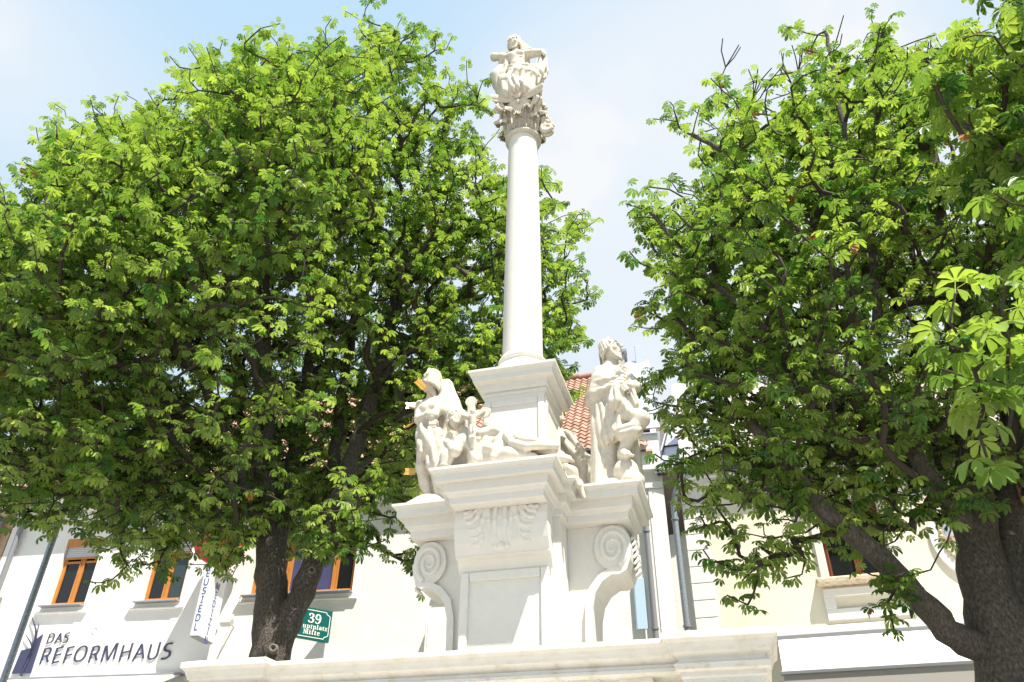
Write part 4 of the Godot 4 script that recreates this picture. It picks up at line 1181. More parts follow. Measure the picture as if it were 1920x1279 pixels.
func build_cream_house() -> void:
	var t := thing("cream_house", "cream rendered house with white quoins and a grey shingle roof behind the right tree", "house", HR)
	var holes := [[-.66, .36, 6.0, 7.36], [3.2, 4.22, 6.0, 7.36]]
	var w := MB.new()
	wall(w, -2.92, 9, 0, 8.05, .45, holes)
	part("wall", w.done(), M.cream_plaster, t)
	w = MB.new()
	w.box(Vector3(-2.915, 0, -9), Vector3(-2.5, 10.5, -.455))
	part("side_wall", w.done(), M.white_plaster, t)
	part("dark_room_back", bx(Vector3(-2.4, 5.2, -4), Vector3(8.9, 8.0, -3.9)), M.painted_dark, t)  # here too the darkness of the rooms is a near-black sheet
	part("frieze", bx(Vector3(-2.93, 7.92, 0), Vector3(9, 8.05, .05), .01), M.white_plaster, t)
	part("frieze", bx(Vector3(-2.93, 8.052, -.4), Vector3(9, 8.14, .11), .02), M.white_plaster, t)
	part("eaves_bracket", bx(Vector3(-2.95, 7.80, .051), Vector3(-2.72, 7.98, .26), .04), M.white_plaster, t)
	for k in 26:
		part("quoin", bx(Vector3(-2.945, 7.892 - .297 * (k + 1) + .007, 0), Vector3(-2.55, 7.892 - .297 * k - .007, .035), .008), M.trim_white, t)
	for h in holes:
		window(t, h[0], h[1], h[2], h[3], [(h[0] + h[1]) / 2], [M.pane, M.pane], M.brown_wood, .16, 0)
		var s := MB.new()
		s.box(Vector3(h[0] - .14, h[2], 0), Vector3(h[0] - .001, h[3] + .13, .05), .01)
		s.box(Vector3(h[1] + .001, h[2], 0), Vector3(h[1] + .14, h[3] + .13, .05), .01)
		s.box(Vector3(h[0] - .0, h[3] + .001, 0), Vector3(h[1], h[3] + .13, .05), .01)
		part("window_surround", s.done(), M.stone, t)
		part("sill", bx(Vector3(h[0] - .24, h[2] - .13, -.15), Vector3(h[1] + .24, h[2] - .015, .20), .03), M.weathered_sill, t)
		part("window_hood", bx(Vector3(h[0] - .26, h[3] + .14, 0), Vector3(h[1] + .26, h[3] + .27, .17), .035), M.weathered_sill, t)
		s = MB.new()
		for e in [[h[0] - .16, h[1] + .16, 5.32, 5.50], [h[0] - .16, h[1] + .16, 5.70, 5.83], [h[0] - .16, h[0] + .01, 5.5, 5.7], [h[1] - .01, h[1] + .16, 5.5, 5.7]]:
			s.box(Vector3(e[0], e[2], 0), Vector3(e[1], e[3], .045), .008)
		part("apron_frame", s.done(), M.trim_white, t)
	part("string_course", bx(Vector3(-2.93, 5.13, 0), Vector3(9, 5.25, .03), .01), M.trim_white, t)
	# medallion
	var ov := PackedVector2Array()
	var ov2 := PackedVector2Array()
	for k in 48:
		var d := Vector2(cos(TAU * k / 48), sin(TAU * k / 48))
		ov.append(Vector2(1.62, 6.52) + d * Vector2(.60, .74)); ov2.append(Vector2(1.62, 6.52) + d * Vector2(.42, .54))
	var m := MB.new()
	m.prism(ov, 0, .05)
	var med := part("medallion", m.done(), M.trim_white, t)
	m = MB.new()
	m.prism(ov2, .05, .065)
	part("painted_field", m.done(), M.mural, med)
	m = MB.new()
	for k in 40: m.ball(Vector3(1.62 + cos(TAU * k / 40) * .43, 6.52 + sin(TAU * k / 40) * .55, .065), Vector3(.034, .034, .025), 5, 7)
	part("bead_ring", m.done(), M.bead_yellow, med)
	# roof: shingles, with a strip of sheet metal along the left verge
	var slope := Transform3D(Basis(Vector3.RIGHT, .70), Vector3(0, 8.24, .13))
	m = MB.new()
	m.box(Vector3(-3.0, -.12, -8), Vector3(9, -.02, 0), 0, slope)
	var roof := part("roof", m.done(), M.shingle0, t)
	var rng := RandomNumberGenerator.new()
	rng.seed = 9
	var sh := [[], [], []]
	for r in 48:
		var x := -2.14 - rng.randf() * .2
		while x < 8.9:
			var wd := rng.randf_range(.16, .34)
			if x > -2.3: sh[rng.randi_range(0, 2)].append(slope * Transform3D(Basis(Vector3.RIGHT, .05) * Basis.from_scale(Vector3(wd - .01, 1, 1)), Vector3(x + wd / 2, .0 + rng.randf() * .006, -.08 - r * .165)))
			x += wd
	var shm := bx(Vector3(-.5, -.01, -.11), Vector3(.5, .014, .11))
	for k in 3: scatter("shingles", shm, M["shingle%d" % k], roof, sh[k])
	m = MB.new()
	m.box(Vector3(-3.36, .01, -8.5), Vector3(-2.16, .04, .06), 0, slope)
	part("sheet_strip", m.done(), M.sheet_metal, t)
	m = MB.new()
	for x in [-3.30, -2.98, -2.5, -2.16]: m.box(Vector3(x - .012, .035, -4.6), Vector3(x + .012, .085, .06), 0, slope)
	for z in [-1.9, -3.4]: m.box(Vector3(-3.3, .04, z - .03), Vector3(-2.16, .065, z + .03), 0, slope)
	m.box(Vector3(-3.32, 8.19, .12), Vector3(-2.14, 8.27, .19))
	part("sheet_seam", m.done(), M.seam_dark, t)
	part("gutter", pipe([Vector3(-2.6, 8.17, .22), Vector3(9, 8.17, .22)], .065), M.gutter_dark, t)
	part("downpipe", pipe([Vector3(-2.75, 8.10, .22), Vector3(-2.98, 7.88, .18), Vector3(-3.07, 7.6, .12), Vector3(-3.09, 7.3, .10), Vector3(-3.09, 4, .10), Vector3(-3.09, .1, .10)], .055), M.galvanised, t)
	m = MB.new()
	for y in [5.38, 7.3]: m.lathe(V2([.05, y - .02, .07, y - .02, .07, y + .02, .05, y + .02]), 14, Transform3D(Basis(), Vector3(-3.09, 0, .10)), false)
	part("pipe_clip", m.done(), M.pipe_grey, t)
	# the narrow gap beside the neighbour, walled up to the first floor
	w = MB.new()
	w.box(Vector3(-3.30, 0, -.5), Vector3(-2.925, 7.1, -.12), .005)
	part("gap_wall", w.done(), M.white_plaster, t)
	part("added_gap_back", bx(Vector3(-4.6, 0, -6.1), Vector3(-2.92, 13.0, -6.0)), M.shingle0, t)  # wall added in a dark shingle colour to keep the gap dark

func build_left_neighbour() -> void:
	var t := thing("peach_house", "peach rendered house with a grey roof at the far left edge", "house", HL)
	var w := MB.new()
	wall(w, -10, -2.79, 0, 8.2, .5, [])
	part("wall", w.done(), M.peach_plaster, t)
	part("side_wall", bx(Vector3(-3.2, 0, -8), Vector3(-2.80, 8.2, -.505)), M.peach_plaster, t)
	part("eaves_cornice", bx(Vector3(-10, 8.2, -.4), Vector3(-2.79, 8.42, .4), .04), M.weathered_sill, t)
	var slope := Transform3D(Basis(Vector3.RIGHT, .75), Vector3(0, 8.45, .55))
	w = MB.new()
	w.box(Vector3(-10, -.12, -6), Vector3(-2.85, -.02, 0), 0, slope)
	var roof := part("roof", w.done(), M.shingle0, t)
	var rng := RandomNumberGenerator.new()
	rng.seed = 19
	var sh := []
	for r in 34:
		for k in 26: sh.append(slope * Transform3D(Basis(Vector3.RIGHT, .05), Vector3(-9.9 + k * .275 + .13 * (r % 2), rng.randf() * .006, -.08 - r * .17)))
	scatter("shingles", bx(Vector3(-.13, -.01, -.11), Vector3(.13, .014, .11)), M.shingle1, roof, sh)
	part("downpipe", pipe([Vector3(-3.0, 8.3, .5), Vector3(-3.02, 8.05, .12), Vector3(-3.02, 7.7, .10), Vector3(-3.02, .1, .1)], .055), M.galvanised, t)
	part("gutter", pipe([Vector3(-10, 8.42, .66), Vector3(-2.8, 8.42, .66)], .07), M.galvanised, t)

# ------------------------------------------------------------------ signs, awnings and the like
func lettering(t: Node3D, text: String, font: Font, height: float, deep: float, m: Material, at: Transform3D, track := 0.0) -> void:
	# one mesh for each letter, standing on the line from at.origin along at.basis.x
	var x := 0.0
	var px := height / 0.714 / 64.0
	for k in text.length():
		var c := text[k]
		var adv := font.get_string_size(c, HORIZONTAL_ALIGNMENT_LEFT, -1, 64).x * px
		if c != " ":
			var tm := TextMesh.new()
			tm.text = c; tm.font = font; tm.font_size = 64; tm.pixel_size = px; tm.depth = deep
			tm.horizontal_alignment = HORIZONTAL_ALIGNMENT_LEFT
			tm.vertical_alignment = VERTICAL_ALIGNMENT_BOTTOM
			var drop := font.get_descent(64) * px
			part("letter", tm, m, t, at * Transform3D(Basis(), Vector3(x, -drop, deep / 2)))
		x += adv + track

func column_of_letters(t: Node3D, text: String, font: Font, height: float, step: float, m: Material, at: Transform3D) -> void:
	for k in text.length():
		if text[k] == " ": continue
		var px := height / 0.714 / 64.0
		var adv := font.get_string_size(text[k], HORIZONTAL_ALIGNMENT_LEFT, -1, 64).x * px
		lettering(t, text[k], font, height, .004, m, at * Transform3D(Basis(), Vector3(-adv / 2, -k * step, 0)))

func build_signs() -> void:
	var sans := SystemFont.new()
	sans.font_names = PackedStringArray(["Droid Sans"])
	var serif := SystemFont.new()
	serif.font_names = PackedStringArray(["Droid Serif"])
	serif.font_weight = 700
	var italic := FontVariation.new()
	italic.base_font = sans
	italic.variation_transform = Transform2D(Vector2(1, .0), Vector2(.2, 1), Vector2.ZERO)
	italic.variation_embolden = -0.06
	# shop lettering with its emblem of blades of grass
	var t := thing("shop_sign", "raised dark blue lettering and grass emblem on the white wall below the first orange window", "sign", HL * Transform3D(Basis(), Vector3(-1.05, 5.13, 0)))
	lettering(t, "DAS", italic, .19, .012, M.sign_ink, Transform3D(Basis(), Vector3(.02, .385, .012)), .004)
	lettering(t, "REFORMHAUS", italic, .295, .012, M.sign_ink, Transform3D(Basis(), Vector3(.0, .005, .012)), .016)
	var e := MB.new()
	e.prism(V2([-.475, -.145, -.29, -.145, -.235, .32, -.44, .30 - .02]), .02, .04)
	e.prism(V2([-.22, -.145, -.07, -.145, -.085, .575, -.25, .44, -.235, .10]), .02, .04)
	part("emblem_panel", e.done(), M.sign_ink, t)
	for b in [[Vector3(-.255, -.195, 0), Vector3(-.20, .15, 0), Vector3(-.235, .36, 0), Vector3(-.46, .585, 0)], [Vector3(-.20, .12, 0), Vector3(-.20, .4, 0), Vector3(-.26, .65, 0), Vector3(-.455, .92, 0)], [Vector3(-.185, .2, 0), Vector3(-.19, .42, 0), Vector3(-.215, .6, 0), Vector3(-.235, .77, 0)]]:
		var p := smooth_path(b, .03)
		var l := PackedVector2Array()
		var r := PackedVector2Array()
		for k in p.size():
			var f := float(k) / (p.size() - 1)
			var d := p[mini(k + 1, p.size() - 1)] - p[maxi(k - 1, 0)]
			var nn := Vector2(-d.y, d.x).normalized() * .021 * (1.0 - f * f) + Vector2(-d.y, d.x).normalized() * .002
			l.append(Vector2(p[k].x, p[k].y) + nn); r.append(Vector2(p[k].x, p[k].y) - nn)
		r.reverse(); l.append_array(r)
		e = MB.new()
		e.prism(l, .042, .056)
		part("emblem_blade", e.done(), M.sign_ink, t)
	# projecting box sign
	t = thing("box_sign", "tall white projecting box sign with blue vertical lettering left of the tree trunk", "sign", HL * Transform3D(Basis(), Vector3(2.52, 5.37, 0)))
	part("box", bx(Vector3(-.088, 0, .16), Vector3(.088, 2.0, .72), .008), M.sign_white, t)
	part("bottom_plate", bx(Vector3(-.08, -.012, .17), Vector3(.08, -.0, .71)), M.valance, t)
	var fm := MB.new()
	for y in [.25, 1.6]: fm.box(Vector3(-.025, y, .0), Vector3(.025, y + .05, .16), .004)
	part("wall_arm", fm.done(), M.galvanised, t)
	column_of_letters(t, "NEUSIEDL", sans, .125, .163, M.sign_blue, Transform3D(Basis(), Vector3(0, 1.24, .722)))
	column_of_letters(t, "HE MEDIZIN", sans, .125, .163, M.sign_blue, Transform3D(Basis(Vector3.UP, PI / 2), Vector3(.09, 1.4, .44)))
	t = thing("disc_sign", "round red drum sign half hidden by leaves on top of the white box sign", "sign", HL * Transform3D(Basis(), Vector3(2.50, 7.13, .5)))
	var d := MB.new()
	d.lathe(V2([0, -.26, .385, -.26, .40, -.245, .40, .245, .385, .26, 0, .26]), 56, Transform3D(Basis(Vector3.RIGHT, PI / 2), Vector3.ZERO))
	part("drum", d.done(), M.sign_red, t)
	d = MB.new()
	for s in [-1.0, 1.0]:
		d.prism(V2([.17 + .015 * s, -.25, .17 + .03 * s, -.26, .17 + .05 * s, -.18, .17 + .07 * s, -.24, .17 + .085 * s, -.22, .17 + .055 * s, -.13, .17 + .01 * s, -.15]), .262, .266)
	part("white_figure", d.done(), M.paint_white, t)
	# street number board on an arm
	var at := HL * Transform3D(Basis(Vector3.UP, deg_to_rad(45)), Vector3(4.84, 5.31, .12))
	t = thing("number_board", "dark green enamel board lettered Hauptplatz Mitte projecting from the wall behind the tree trunk", "sign", at)
	var g := MB.new()
	g.box(Vector3(-.86, 0, -.03), Vector3(0, .56, .03), .006)
	part("board", g.done(), M.sign_green, t)
	part("wall_arm", bx(Vector3(-.02, .1, -.12), Vector3(.0, .46, -.03)), M.sign_green, t)
	var line := MB.new()
	var rp := [Vector2(-.80, .12), Vector2(-.74, .045), Vector2(-.12, .045), Vector2(-.11, .075), Vector2(-.05, .105), Vector2(-.04, .12), Vector2(-.04, .44), Vector2(-.05, .455), Vector2(-.11, .485), Vector2(-.12, .515), Vector2(-.74, .515), Vector2(-.80, .44)]
	for k in rp.size():
		var a: Vector2 = rp[k]
		var b: Vector2 = rp[(k + 1) % rp.size()]
		var n := (b - a).orthogonal().normalized() * .006
		line.prism(PackedVector2Array([a - n, b - n, b + n, a + n]), .031, .034)
	part("border_line", line.done(), M.paint_white, t)
	lettering(t, "39", serif, .165, .004, M.paint_white, Transform3D(Basis(), Vector3(-.46, .295, .031)), .0)
	lettering(t, "Hauptplatz", serif, .076, .004, M.paint_white, Transform3D(Basis(), Vector3(-.70, .19, .031)), .004)
	lettering(t, "Mitte", serif, .08, .004, M.paint_white, Transform3D(Basis(), Vector3(-.52, .09, .031)), .006)
	# small panels
	t = thing("blue_panel", "narrow pale blue sign panel on the white wall just right of the column", "panel", HL * Transform3D(Basis(), Vector3(10.48, 5.36, 0)))
	part("panel", bx(Vector3(-.098, 0, .05), Vector3(.098, .88, .09), .005), M.pale_blue, t)
	part("bracket", bx(Vector3(-.03, .1, .0), Vector3(.03, .78, .05)), M.galvanised, t)
	part("screw_row", bx(Vector3(-.085, .02, .09), Vector3(-.075, .86, .094)), M.sill_metal, t)
	t = thing("dark_board", "dark framed board cut by the left edge of the picture", "board", HL * Transform3D(Basis(), Vector3(-2.3, 5.95, 0)))
	part("board", bx(Vector3(-1.0, 0, .08), Vector3(0, .5, .12), .006), M.dark_board, t)
	var fr := MB.new()
	for q in [[-1.0, 0, .0, .018], [-1.0, .482, .0, .5], [-.018, .018, .0, .482]]: fr.box(Vector3(q[0] - .004, q[1] - .003, .1), Vector3(q[2] + .004, q[3] + .003, .135), .004)
	part("frame", fr.done(), M.galvanised, t)
	t = thing("white_cabinet", "plain white box on the house wall left of the column's foot", "box", HL * Transform3D(Basis(), Vector3(6.66, 4.6, 0)))
	part("housing", bx(Vector3(0, 0, 0), Vector3(.75, 1.02, .20), .012), M.trim_white, t)
	part("cabinet_lid", bx(Vector3(.05, .05, .20), Vector3(.70, .96, .212), .006), M.trim_white, t)
	t = thing("floodlight", "small white floodlight on a bracket between the box sign and the trunk", "lamp", HL * Transform3D(Basis(), Vector3(2.86, 5.6, 0)))
	var l := MB.new()
	l.prism(V2([-.10, 0, .10, 0, .13, .09, -.13, .09]), -.06, .06, Transform3D(Basis(Vector3.RIGHT, -.5), Vector3(0, .06, .34)))
	part("lamp_head", l.done(), M.trim_white, t)
	l = MB.new()
	l.tube(PackedVector3Array([Vector3(0, .1, 0), Vector3(0, .16, .2), Vector3(0, .12, .34)]), PackedFloat32Array([.018, .016, .016]), 8)
	l.tube(PackedVector3Array([Vector3(.02, .16, .3), Vector3(.05, .6, .1), Vector3(.07, .9, .01)]), PackedFloat32Array([.006, .006, .006]), 6)
	part("bracket", l.done(), M.trim_white, t)
	t = thing("wall_ring", "thin metal ring fixing on the white wall above the shop lettering", "ring", HL * Transform3D(Basis(), Vector3(.03, 6.0, 0)))
	l = MB.new()
	var sp := spiral(Vector3(0, 0, .10), .058, .058, 0, 1.0, 1)
	l.tube(sp, radii(sp.size(), .005, .005), 6)
	part("ring", l.done(), M.shutter, t)
	part("pin", pipe([Vector3(0.03, .09, 0), Vector3(.01, .06, .1)], .006, 6), M.shutter, t)
	# lamp post before the house
	t = thing("lamp_post", "tall galvanised lamp post left of the shop lettering", "lamp post", Transform3D(Basis(), Vector3(-7.40, 0, -12.5)))
	var po := MB.new()
	po.lathe(V2([.10, 0, .08, 1.0, .056, 1.05, .052, 4.0, .046, 8.2]), 24)
	part("pole", po.done(), M.galvanised, t)
	po = MB.new()
	po.lathe(V2([.046, 8.2, .22, 8.25, .26, 8.32, .24, 8.4, .05, 8.48, .0, 8.5]), 24)
	part("lamp_head", po.done(), M.galvanised, t)
	# awnings
	t = thing("awning", "white shop awning with a grey valance at the lower right below the cream wall", "awning", HR)
	part("cassette", bx(Vector3(-1.68, 5.03, .0), Vector3(8.8, 5.115, .16), .015), M.pipe_grey, t)
	var aw := MB.new()
	for k in 12:
		var f := k / 12.0
		var g2 := (k + 1) / 12.0
		var sag := func(q: float) -> float: return -.10 * sin(q * PI)
		var ya: float = lerpf(5.06, 4.21, f) + sag.call(f)
		var yb: float = lerpf(5.06, 4.21, g2) + sag.call(g2)
		var za := lerpf(.13, 1.75, f)
		var zb := lerpf(.13, 1.75, g2)
		aw.quad(Vector3(-1.66, yb, zb), Vector3(8.75, yb, zb), Vector3(8.75, ya, za), Vector3(-1.66, ya, za))
		aw.quad(Vector3(-1.66, ya - .006, za), Vector3(8.75, ya - .006, za), Vector3(8.75, yb - .006, zb), Vector3(-1.66, yb - .006, zb))
	part("canvas", aw.done(), M.awning, t)
	part("front_bar", bx(Vector3(-1.7, 4.165, 1.74), Vector3(8.8, 4.225, 1.80), .012), M.sill_metal, t)
	part("valance", bx(Vector3(-1.66, 3.86, 1.765), Vector3(8.75, 4.163, 1.773)), M.valance, t)
	for x in [-1.5, 3.4, 8.4]: part("arm", pipe([Vector3(x, 4.9, .1), Vector3(x + .35, 4.45, .95), Vector3(x, 4.19, 1.74)], .022, 8), M.sill_metal, t)
	t = thing("awning", "white shop awning below the dark blue shop lettering at the lower left", "awning", HL)
	part("cassette", bx(Vector3(-1.6, 4.85, .0), Vector3(2.08, 4.885, .16), .008), M.pipe_grey, t)
	aw = MB.new()
	aw.box(Vector3(-1.58, -.01, 0), Vector3(2.05, .01, 1.7), 0, Transform3D(Basis(Vector3.RIGHT, .42), Vector3(0, 4.85, .12)))
	part("canvas", aw.done(), M.awning, t)
	part("valance", bx(Vector3(-1.58, 3.9, 1.665), Vector3(2.05, 4.14, 1.675)), M.valance, t)

# ------------------------------------------------------------------ trees
func leaf_mesh(lobes: int, droop: float) -> ArrayMesh:
	# a palmate chestnut leaf: stalk from the origin along +z, leaflets of length about 1 spread round its end, upper side +y
	var m := MB.new()
	var hub := Vector3(0, .10, .62)
	m.quadn(Vector3(-.02, 0, 0), Vector3(.02, 0, 0), hub + Vector3(.015, 0, 0), hub - Vector3(.015, 0, 0), Vector3.UP, Vector3.UP, Vector3.UP, Vector3.UP)
	var spread := [0.0, .74, -.74, 1.45, -1.45, 2.25, -2.25]
	var len := [1.0, .93, .93, .74, .74, .5, .5]
	for k in lobes:
		var a: float = spread[k] * (1.0 if lobes == 7 else 1.08)
		var L: float = len[k]
		var f := Vector3(sin(a), 0, cos(a))
		var s := Vector3(cos(a), 0, -sin(a))
		var rows := [[0.0, .02, 0.0], [.36, .10, .05], [.70, .235, .0], [.93, .17, -.12]]
		var P := []
		for r in rows:
			var c: Vector3 = hub + f * r[0] * L + Vector3.UP * (r[2] * L - droop * r[0] * r[0] * L - .05)
			P.append([c - s * r[1] * L + Vector3.UP * r[1] * .3 * L, c, c + s * r[1] * L + Vector3.UP * r[1] * .3 * L])
		var tip: Vector3 = hub + f * 1.04 * L + Vector3.UP * (-.18 * L - droop * L - .05)
		P.append([tip, tip, tip])
		var up := (Vector3.UP + f * droop * .5).normalized()
		var nl := (up + s * .45).normalized()
		var nr := (up - s * .45).normalized()
		for j in 4:
			m.quadn(P[j][0], P[j][1], P[j + 1][1], P[j + 1][0], nl, up, up, nl)
			m.quadn(P[j][1], P[j][2], P[j + 1][2], P[j + 1][1], up, nr, nr, up)
	# turn the winding so that the upper side faces +y
	for k in range(0, m.i.size(), 3):
		var a := m.v[m.i[k]]
		var b := m.v[m.i[k + 1]]
		var c := m.v[m.i[k + 2]]
		if (c - a).cross(b - a).y < 0:
			var q := m.i[k + 1]
			m.i[k + 1] = m.i[k + 2]; m.i[k + 2] = q
	return m.done()

class Growth:
	var pos := PackedVector3Array()
	var par := PackedInt32Array()
	var dir := PackedVector3Array()
	var lim := PackedFloat32Array()       # radius given by hand, 0 for the rest
	var limbs := []                       # [first, last] node and name
	var chains := []                      # arrays of node numbers
	var cells := {}
	func add(p: Vector3, parent: int, d: Vector3, r: float) -> int:
		var k := pos.size()
		pos.append(p); par.append(parent); dir.append(d); lim.append(r)
		var c := Vector3i((p / 1.3).floor())
		if not cells.has(c): cells[c] = PackedInt32Array()
		cells[c].append(k)
		return k
	func nearest(q: Vector3) -> int:
		var best := -1
		var cost := 1e9
		var c0 := Vector3i((q / 1.3).floor())
		for reach in [1, 3, 9]:
			for x in range(-reach, reach + 1):
				for y in range(-reach, reach + 1):
					for z in range(-reach, reach + 1):
						var c: Vector3i = c0 + Vector3i(x, y, z)
						if not cells.has(c): continue
						for k in cells[c]:
							var d := q - pos[k]
							var l := d.length()
							var s := l * (1.35 - .35 * d.dot(dir[k]) / maxf(l, 1e-4)) + maxf(0.0, pos[k].y - q.y) * .5 - minf(lim[k], .03) * 3.0
							if s < cost: cost = s; best = k
			if best >= 0: return best
		return best

func build_tree(called: String, label: String, trunk_at: Vector3, limb_list: Array, blobs: Array, o: Dictionary) -> void:
	var t := thing(called, label, "tree", Transform3D(Basis(), trunk_at), "chestnut trees round the column")
	var rng := RandomNumberGenerator.new()
	rng.seed = o.seed
	var g := Growth.new()
	# limbs laid by hand: [name, radius at start, radius at end, points ...]
	for l in limb_list:
		var p := smooth_path(l.slice(3), .16)
		var girth := PackedFloat32Array()
		if l[1] is Array:
			for k in l[1].size() - 1:
				var m := maxi(1, int(ceil(l[3 + k].distance_to(l[4 + k]) / .16)))
				for j in m: girth.append(lerpf(l[1][k], l[1][k + 1], float(j) / m))
			girth.append(l[1][-1])
		var from := -1 if g.pos.size() == 0 else g.nearest(p[0])
		var ids := PackedInt32Array()
		if from >= 0: ids.append(from)
		for k in p.size():
			var f := float(k) / (p.size() - 1)
			var d := (p[mini(k + 1, p.size() - 1)] - p[maxi(k - 1, 0)]).normalized()
			var w := Vector3(rng.randf_range(-1, 1), rng.randf_range(-1, 1), rng.randf_range(-1, 1)) * .018 * (1.0 if k > 0 else 0.0)
			from = g.add(p[k] + w, from, d, girth[k] if girth.size() else lerpf(l[1], l[2], pow(f, .7)))
			ids.append(from)
		g.limbs.append([l[0], ids])
	# twig ends spread through the crown
	var vol := PackedFloat32Array()
	var sum := 0.0
	for b in blobs:
		sum += pow(b.w, o.get("pow", 3.0))
		vol.append(sum)
	var tips := []
	var hash := {}
	var tries := 0
	while tips.size() < o.tips and tries < o.tips * 30:
		tries += 1
		var r := rng.randf() * sum
		var b: Vector4 = blobs[vol.bsearch(r)]
		var q := Vector3(rng.randf_range(-1, 1), rng.randf_range(-1, 1), rng.randf_range(-1, 1))
		if q.length_squared() > 1: continue
		q = Vector3(b.x, b.y, b.z) + q * maxf(b.w + o.get("grow", 0.0) + rng.randfn() * .19, .1)
		var depth := 0.0
		for e in blobs: depth = maxf(depth, e.w - q.distance_to(Vector3(e.x, e.y, e.z)))
		if depth > o.shell and rng.randf() > o.inner: continue
		var thin := lerpf(1.0, .5, smoothstep(o.airy, o.airy + 4.0, q.y))
		for e in o.get("thin", []):
			if q.distance_to(Vector3(e[0], e[1], e[2])) < e[3]: thin = minf(thin, e[4])
		if thin < 1.0 and rng.randf() > thin: continue
		var c := Vector3i((q / o.gap).floor())
		if hash.has(c): continue
		hash[c] = true
		tips.append(q)
	var sprays: Array = o.get("sprays", [])
	for k in range(0, sprays.size(), 3):
		for j in 9: tips.append(Vector3(sprays[k], sprays[k + 1], sprays[k + 2]) + Vector3(rng.randfn(), rng.randfn(), rng.randfn()) * .13)
	var hub: Vector3 = o.hub
	tips.sort_custom(func(a, b): return a.distance_squared_to(hub) < b.distance_squared_to(hub))
	var ends := []
	for q in tips:
		var k := g.nearest(q)
		if k < 0: continue
		var a := g.pos[k]
		var d: Vector3 = q - a
		var L := d.length()
		if L < .12: continue
		var c := a + (g.dir[k] * .5 + d / L * .6).normalized() * L * .45 + Vector3.UP * -.05 * L
		var n := maxi(2, int(ceil(L / .2)))
		var ids := PackedInt32Array([k])
		var last := k
		for j in range(1, n + 1):
			var f := float(j) / n
			var p := a.lerp(c, f).lerp(c.lerp(q, f), f)
			if j < n: p += Vector3(rng.randf_range(-1, 1), rng.randf_range(-1, 1), rng.randf_range(-1, 1)) * .03
			last = g.add(p, last, (p - g.pos[last]).normalized(), 0.0)
			ids.append(last)
		g.chains.append(ids)
		ends.append(last)
	# girths, from the tips down
	var n := g.pos.size()
	var carry := PackedFloat32Array()
	carry.resize(n)
	for e in ends: carry[e] += 1.0
	for k in range(n - 1, 0, -1):
		if g.par[k] >= 0: carry[g.par[k]] += carry[k]
	var rad := PackedFloat32Array()
	rad.resize(n)
	for k in n: rad[k] = g.lim[k] if g.lim[k] > 0 else minf(.007 * pow(maxf(carry[k], 1.0), .44), .05)
	for l in g.limbs:
		var p := PackedVector3Array()
		var r := PackedFloat32Array()
		for k in l[1]:
			p.append(g.pos[k] - trunk_at)
			r.append(rad[k] * (1.0 + .05 * sin(k * 1.7)))
		if r.size() > 1 and l[1][0] < l[1][1] - 1: r[0] = minf(r[0] * .9, r[1] * 1.15)
		var mb := MB.new()
		mb.tube(p, r, 18 if l[0] == "trunk" else 12)
		part(l[0], mb.done(), M.bark, t)
	var br := MB.new()
	for ch in g.chains:
		var p := PackedVector3Array()
		var r := PackedFloat32Array()
		for k in ch:
			p.append(g.pos[k] - trunk_at); r.append(rad[k])
		r[0] = minf(r[0], r[1] * 1.25)
		br.tube(p, r, 5, Vector2.ONE, false)
	# leaves
	var big := []
	var where := []
	var tint := PackedColorArray()
	var bare := MB.new()
	var view := cam.transform.affine_inverse()
	var all := []
	for e in ends:
		var p := g.pos[e]
		var d := g.dir[e]
		if p.y > o.bare_above and rng.randf() < o.bare:
			for j in 3:
				var q := (d + Vector3(rng.randf_range(-.7, .7), rng.randf_range(0, .8), rng.randf_range(-.7, .7))).normalized() * rng.randf_range(.2, .5)
				var mid := q * .55 + Vector3(rng.randf_range(-.04, .04), 0, rng.randf_range(-.04, .04))
				br.tube(PackedVector3Array([p - trunk_at, p + mid - trunk_at, p + q - trunk_at]), PackedFloat32Array([.009, .008, .007]), 5)
			continue
		var fresh := rng.randf()
		var cnt := rng.randi_range(o.leaves[0], o.leaves[1])
		var turn := rng.randf() * TAU
		for j in cnt:
			var az := turn + j * 2.39996
			var back := 0.0 if j < 2 else rng.randf_range(.0, .34)
			var s := Vector3(cos(az), 0, sin(az))
			var side := (s - d * s.dot(d) * .8).normalized()
			var f := (side + d * rng.randf_range(-.1, .6) + Vector3.UP * rng.randf_range(-.5, .2)).normalized()
			var up := (Vector3.UP * 1.0 + f * -.2 + Vector3(rng.randf_range(-.4, .4), 0, rng.randf_range(-.4, .4))).normalized()
			up = (up - f * up.dot(f)).normalized()
			var z := f
			var x := up.cross(z).normalized()
			var sc: float = o.size * rng.randf_range(.65, 1.3) * (1.0 if j > 1 else .8)
			var at := Transform3D(Basis(x, up, z).scaled_local(Vector3.ONE * sc), p - d * back)
			var hue := pow(clampf(fresh * .65 + rng.randf() * .38 - .02, 0, 1), 1.15)
			all.append([at, hue])
	# the leaves that show largest are parts of their own
	var order := []
	for k in all.size():
		var q: Vector3 = view * all[k][0].origin
		var seen := q.z < -.5 and absf(q.x) < -q.z * .66 and absf(q.y) < -q.z * .44
		order.append(Vector2((-q.z / all[k][0].basis.x.length() if seen else 1e6), k))
	order.sort()
	var lone := {}
	for k in mini(300, order.size()): lone[int(order[k].y)] = true
	var kinds := [leaf_mesh(7, .22), leaf_mesh(5, .3), leaf_mesh(7, .45)]
	for k in all.size():
		var at: Transform3D = all[k][0]
		at.origin -= trunk_at
		if lone.has(k): part("leaf", kinds[k % 3], M["leaf%d" % int(all[k][1] * 4.99)], t, at)
		else:
			where.append(at)
			var c := leaf_color(all[k][1])
			c = c.srgb_to_linear()
			tint.append(c)
	scatter("foliage", leaf_mesh(7, .32), M[o.get("foliage", "foliage")], t, where, tint)
	var tw := part("branches", br.done(), M.twig, t)
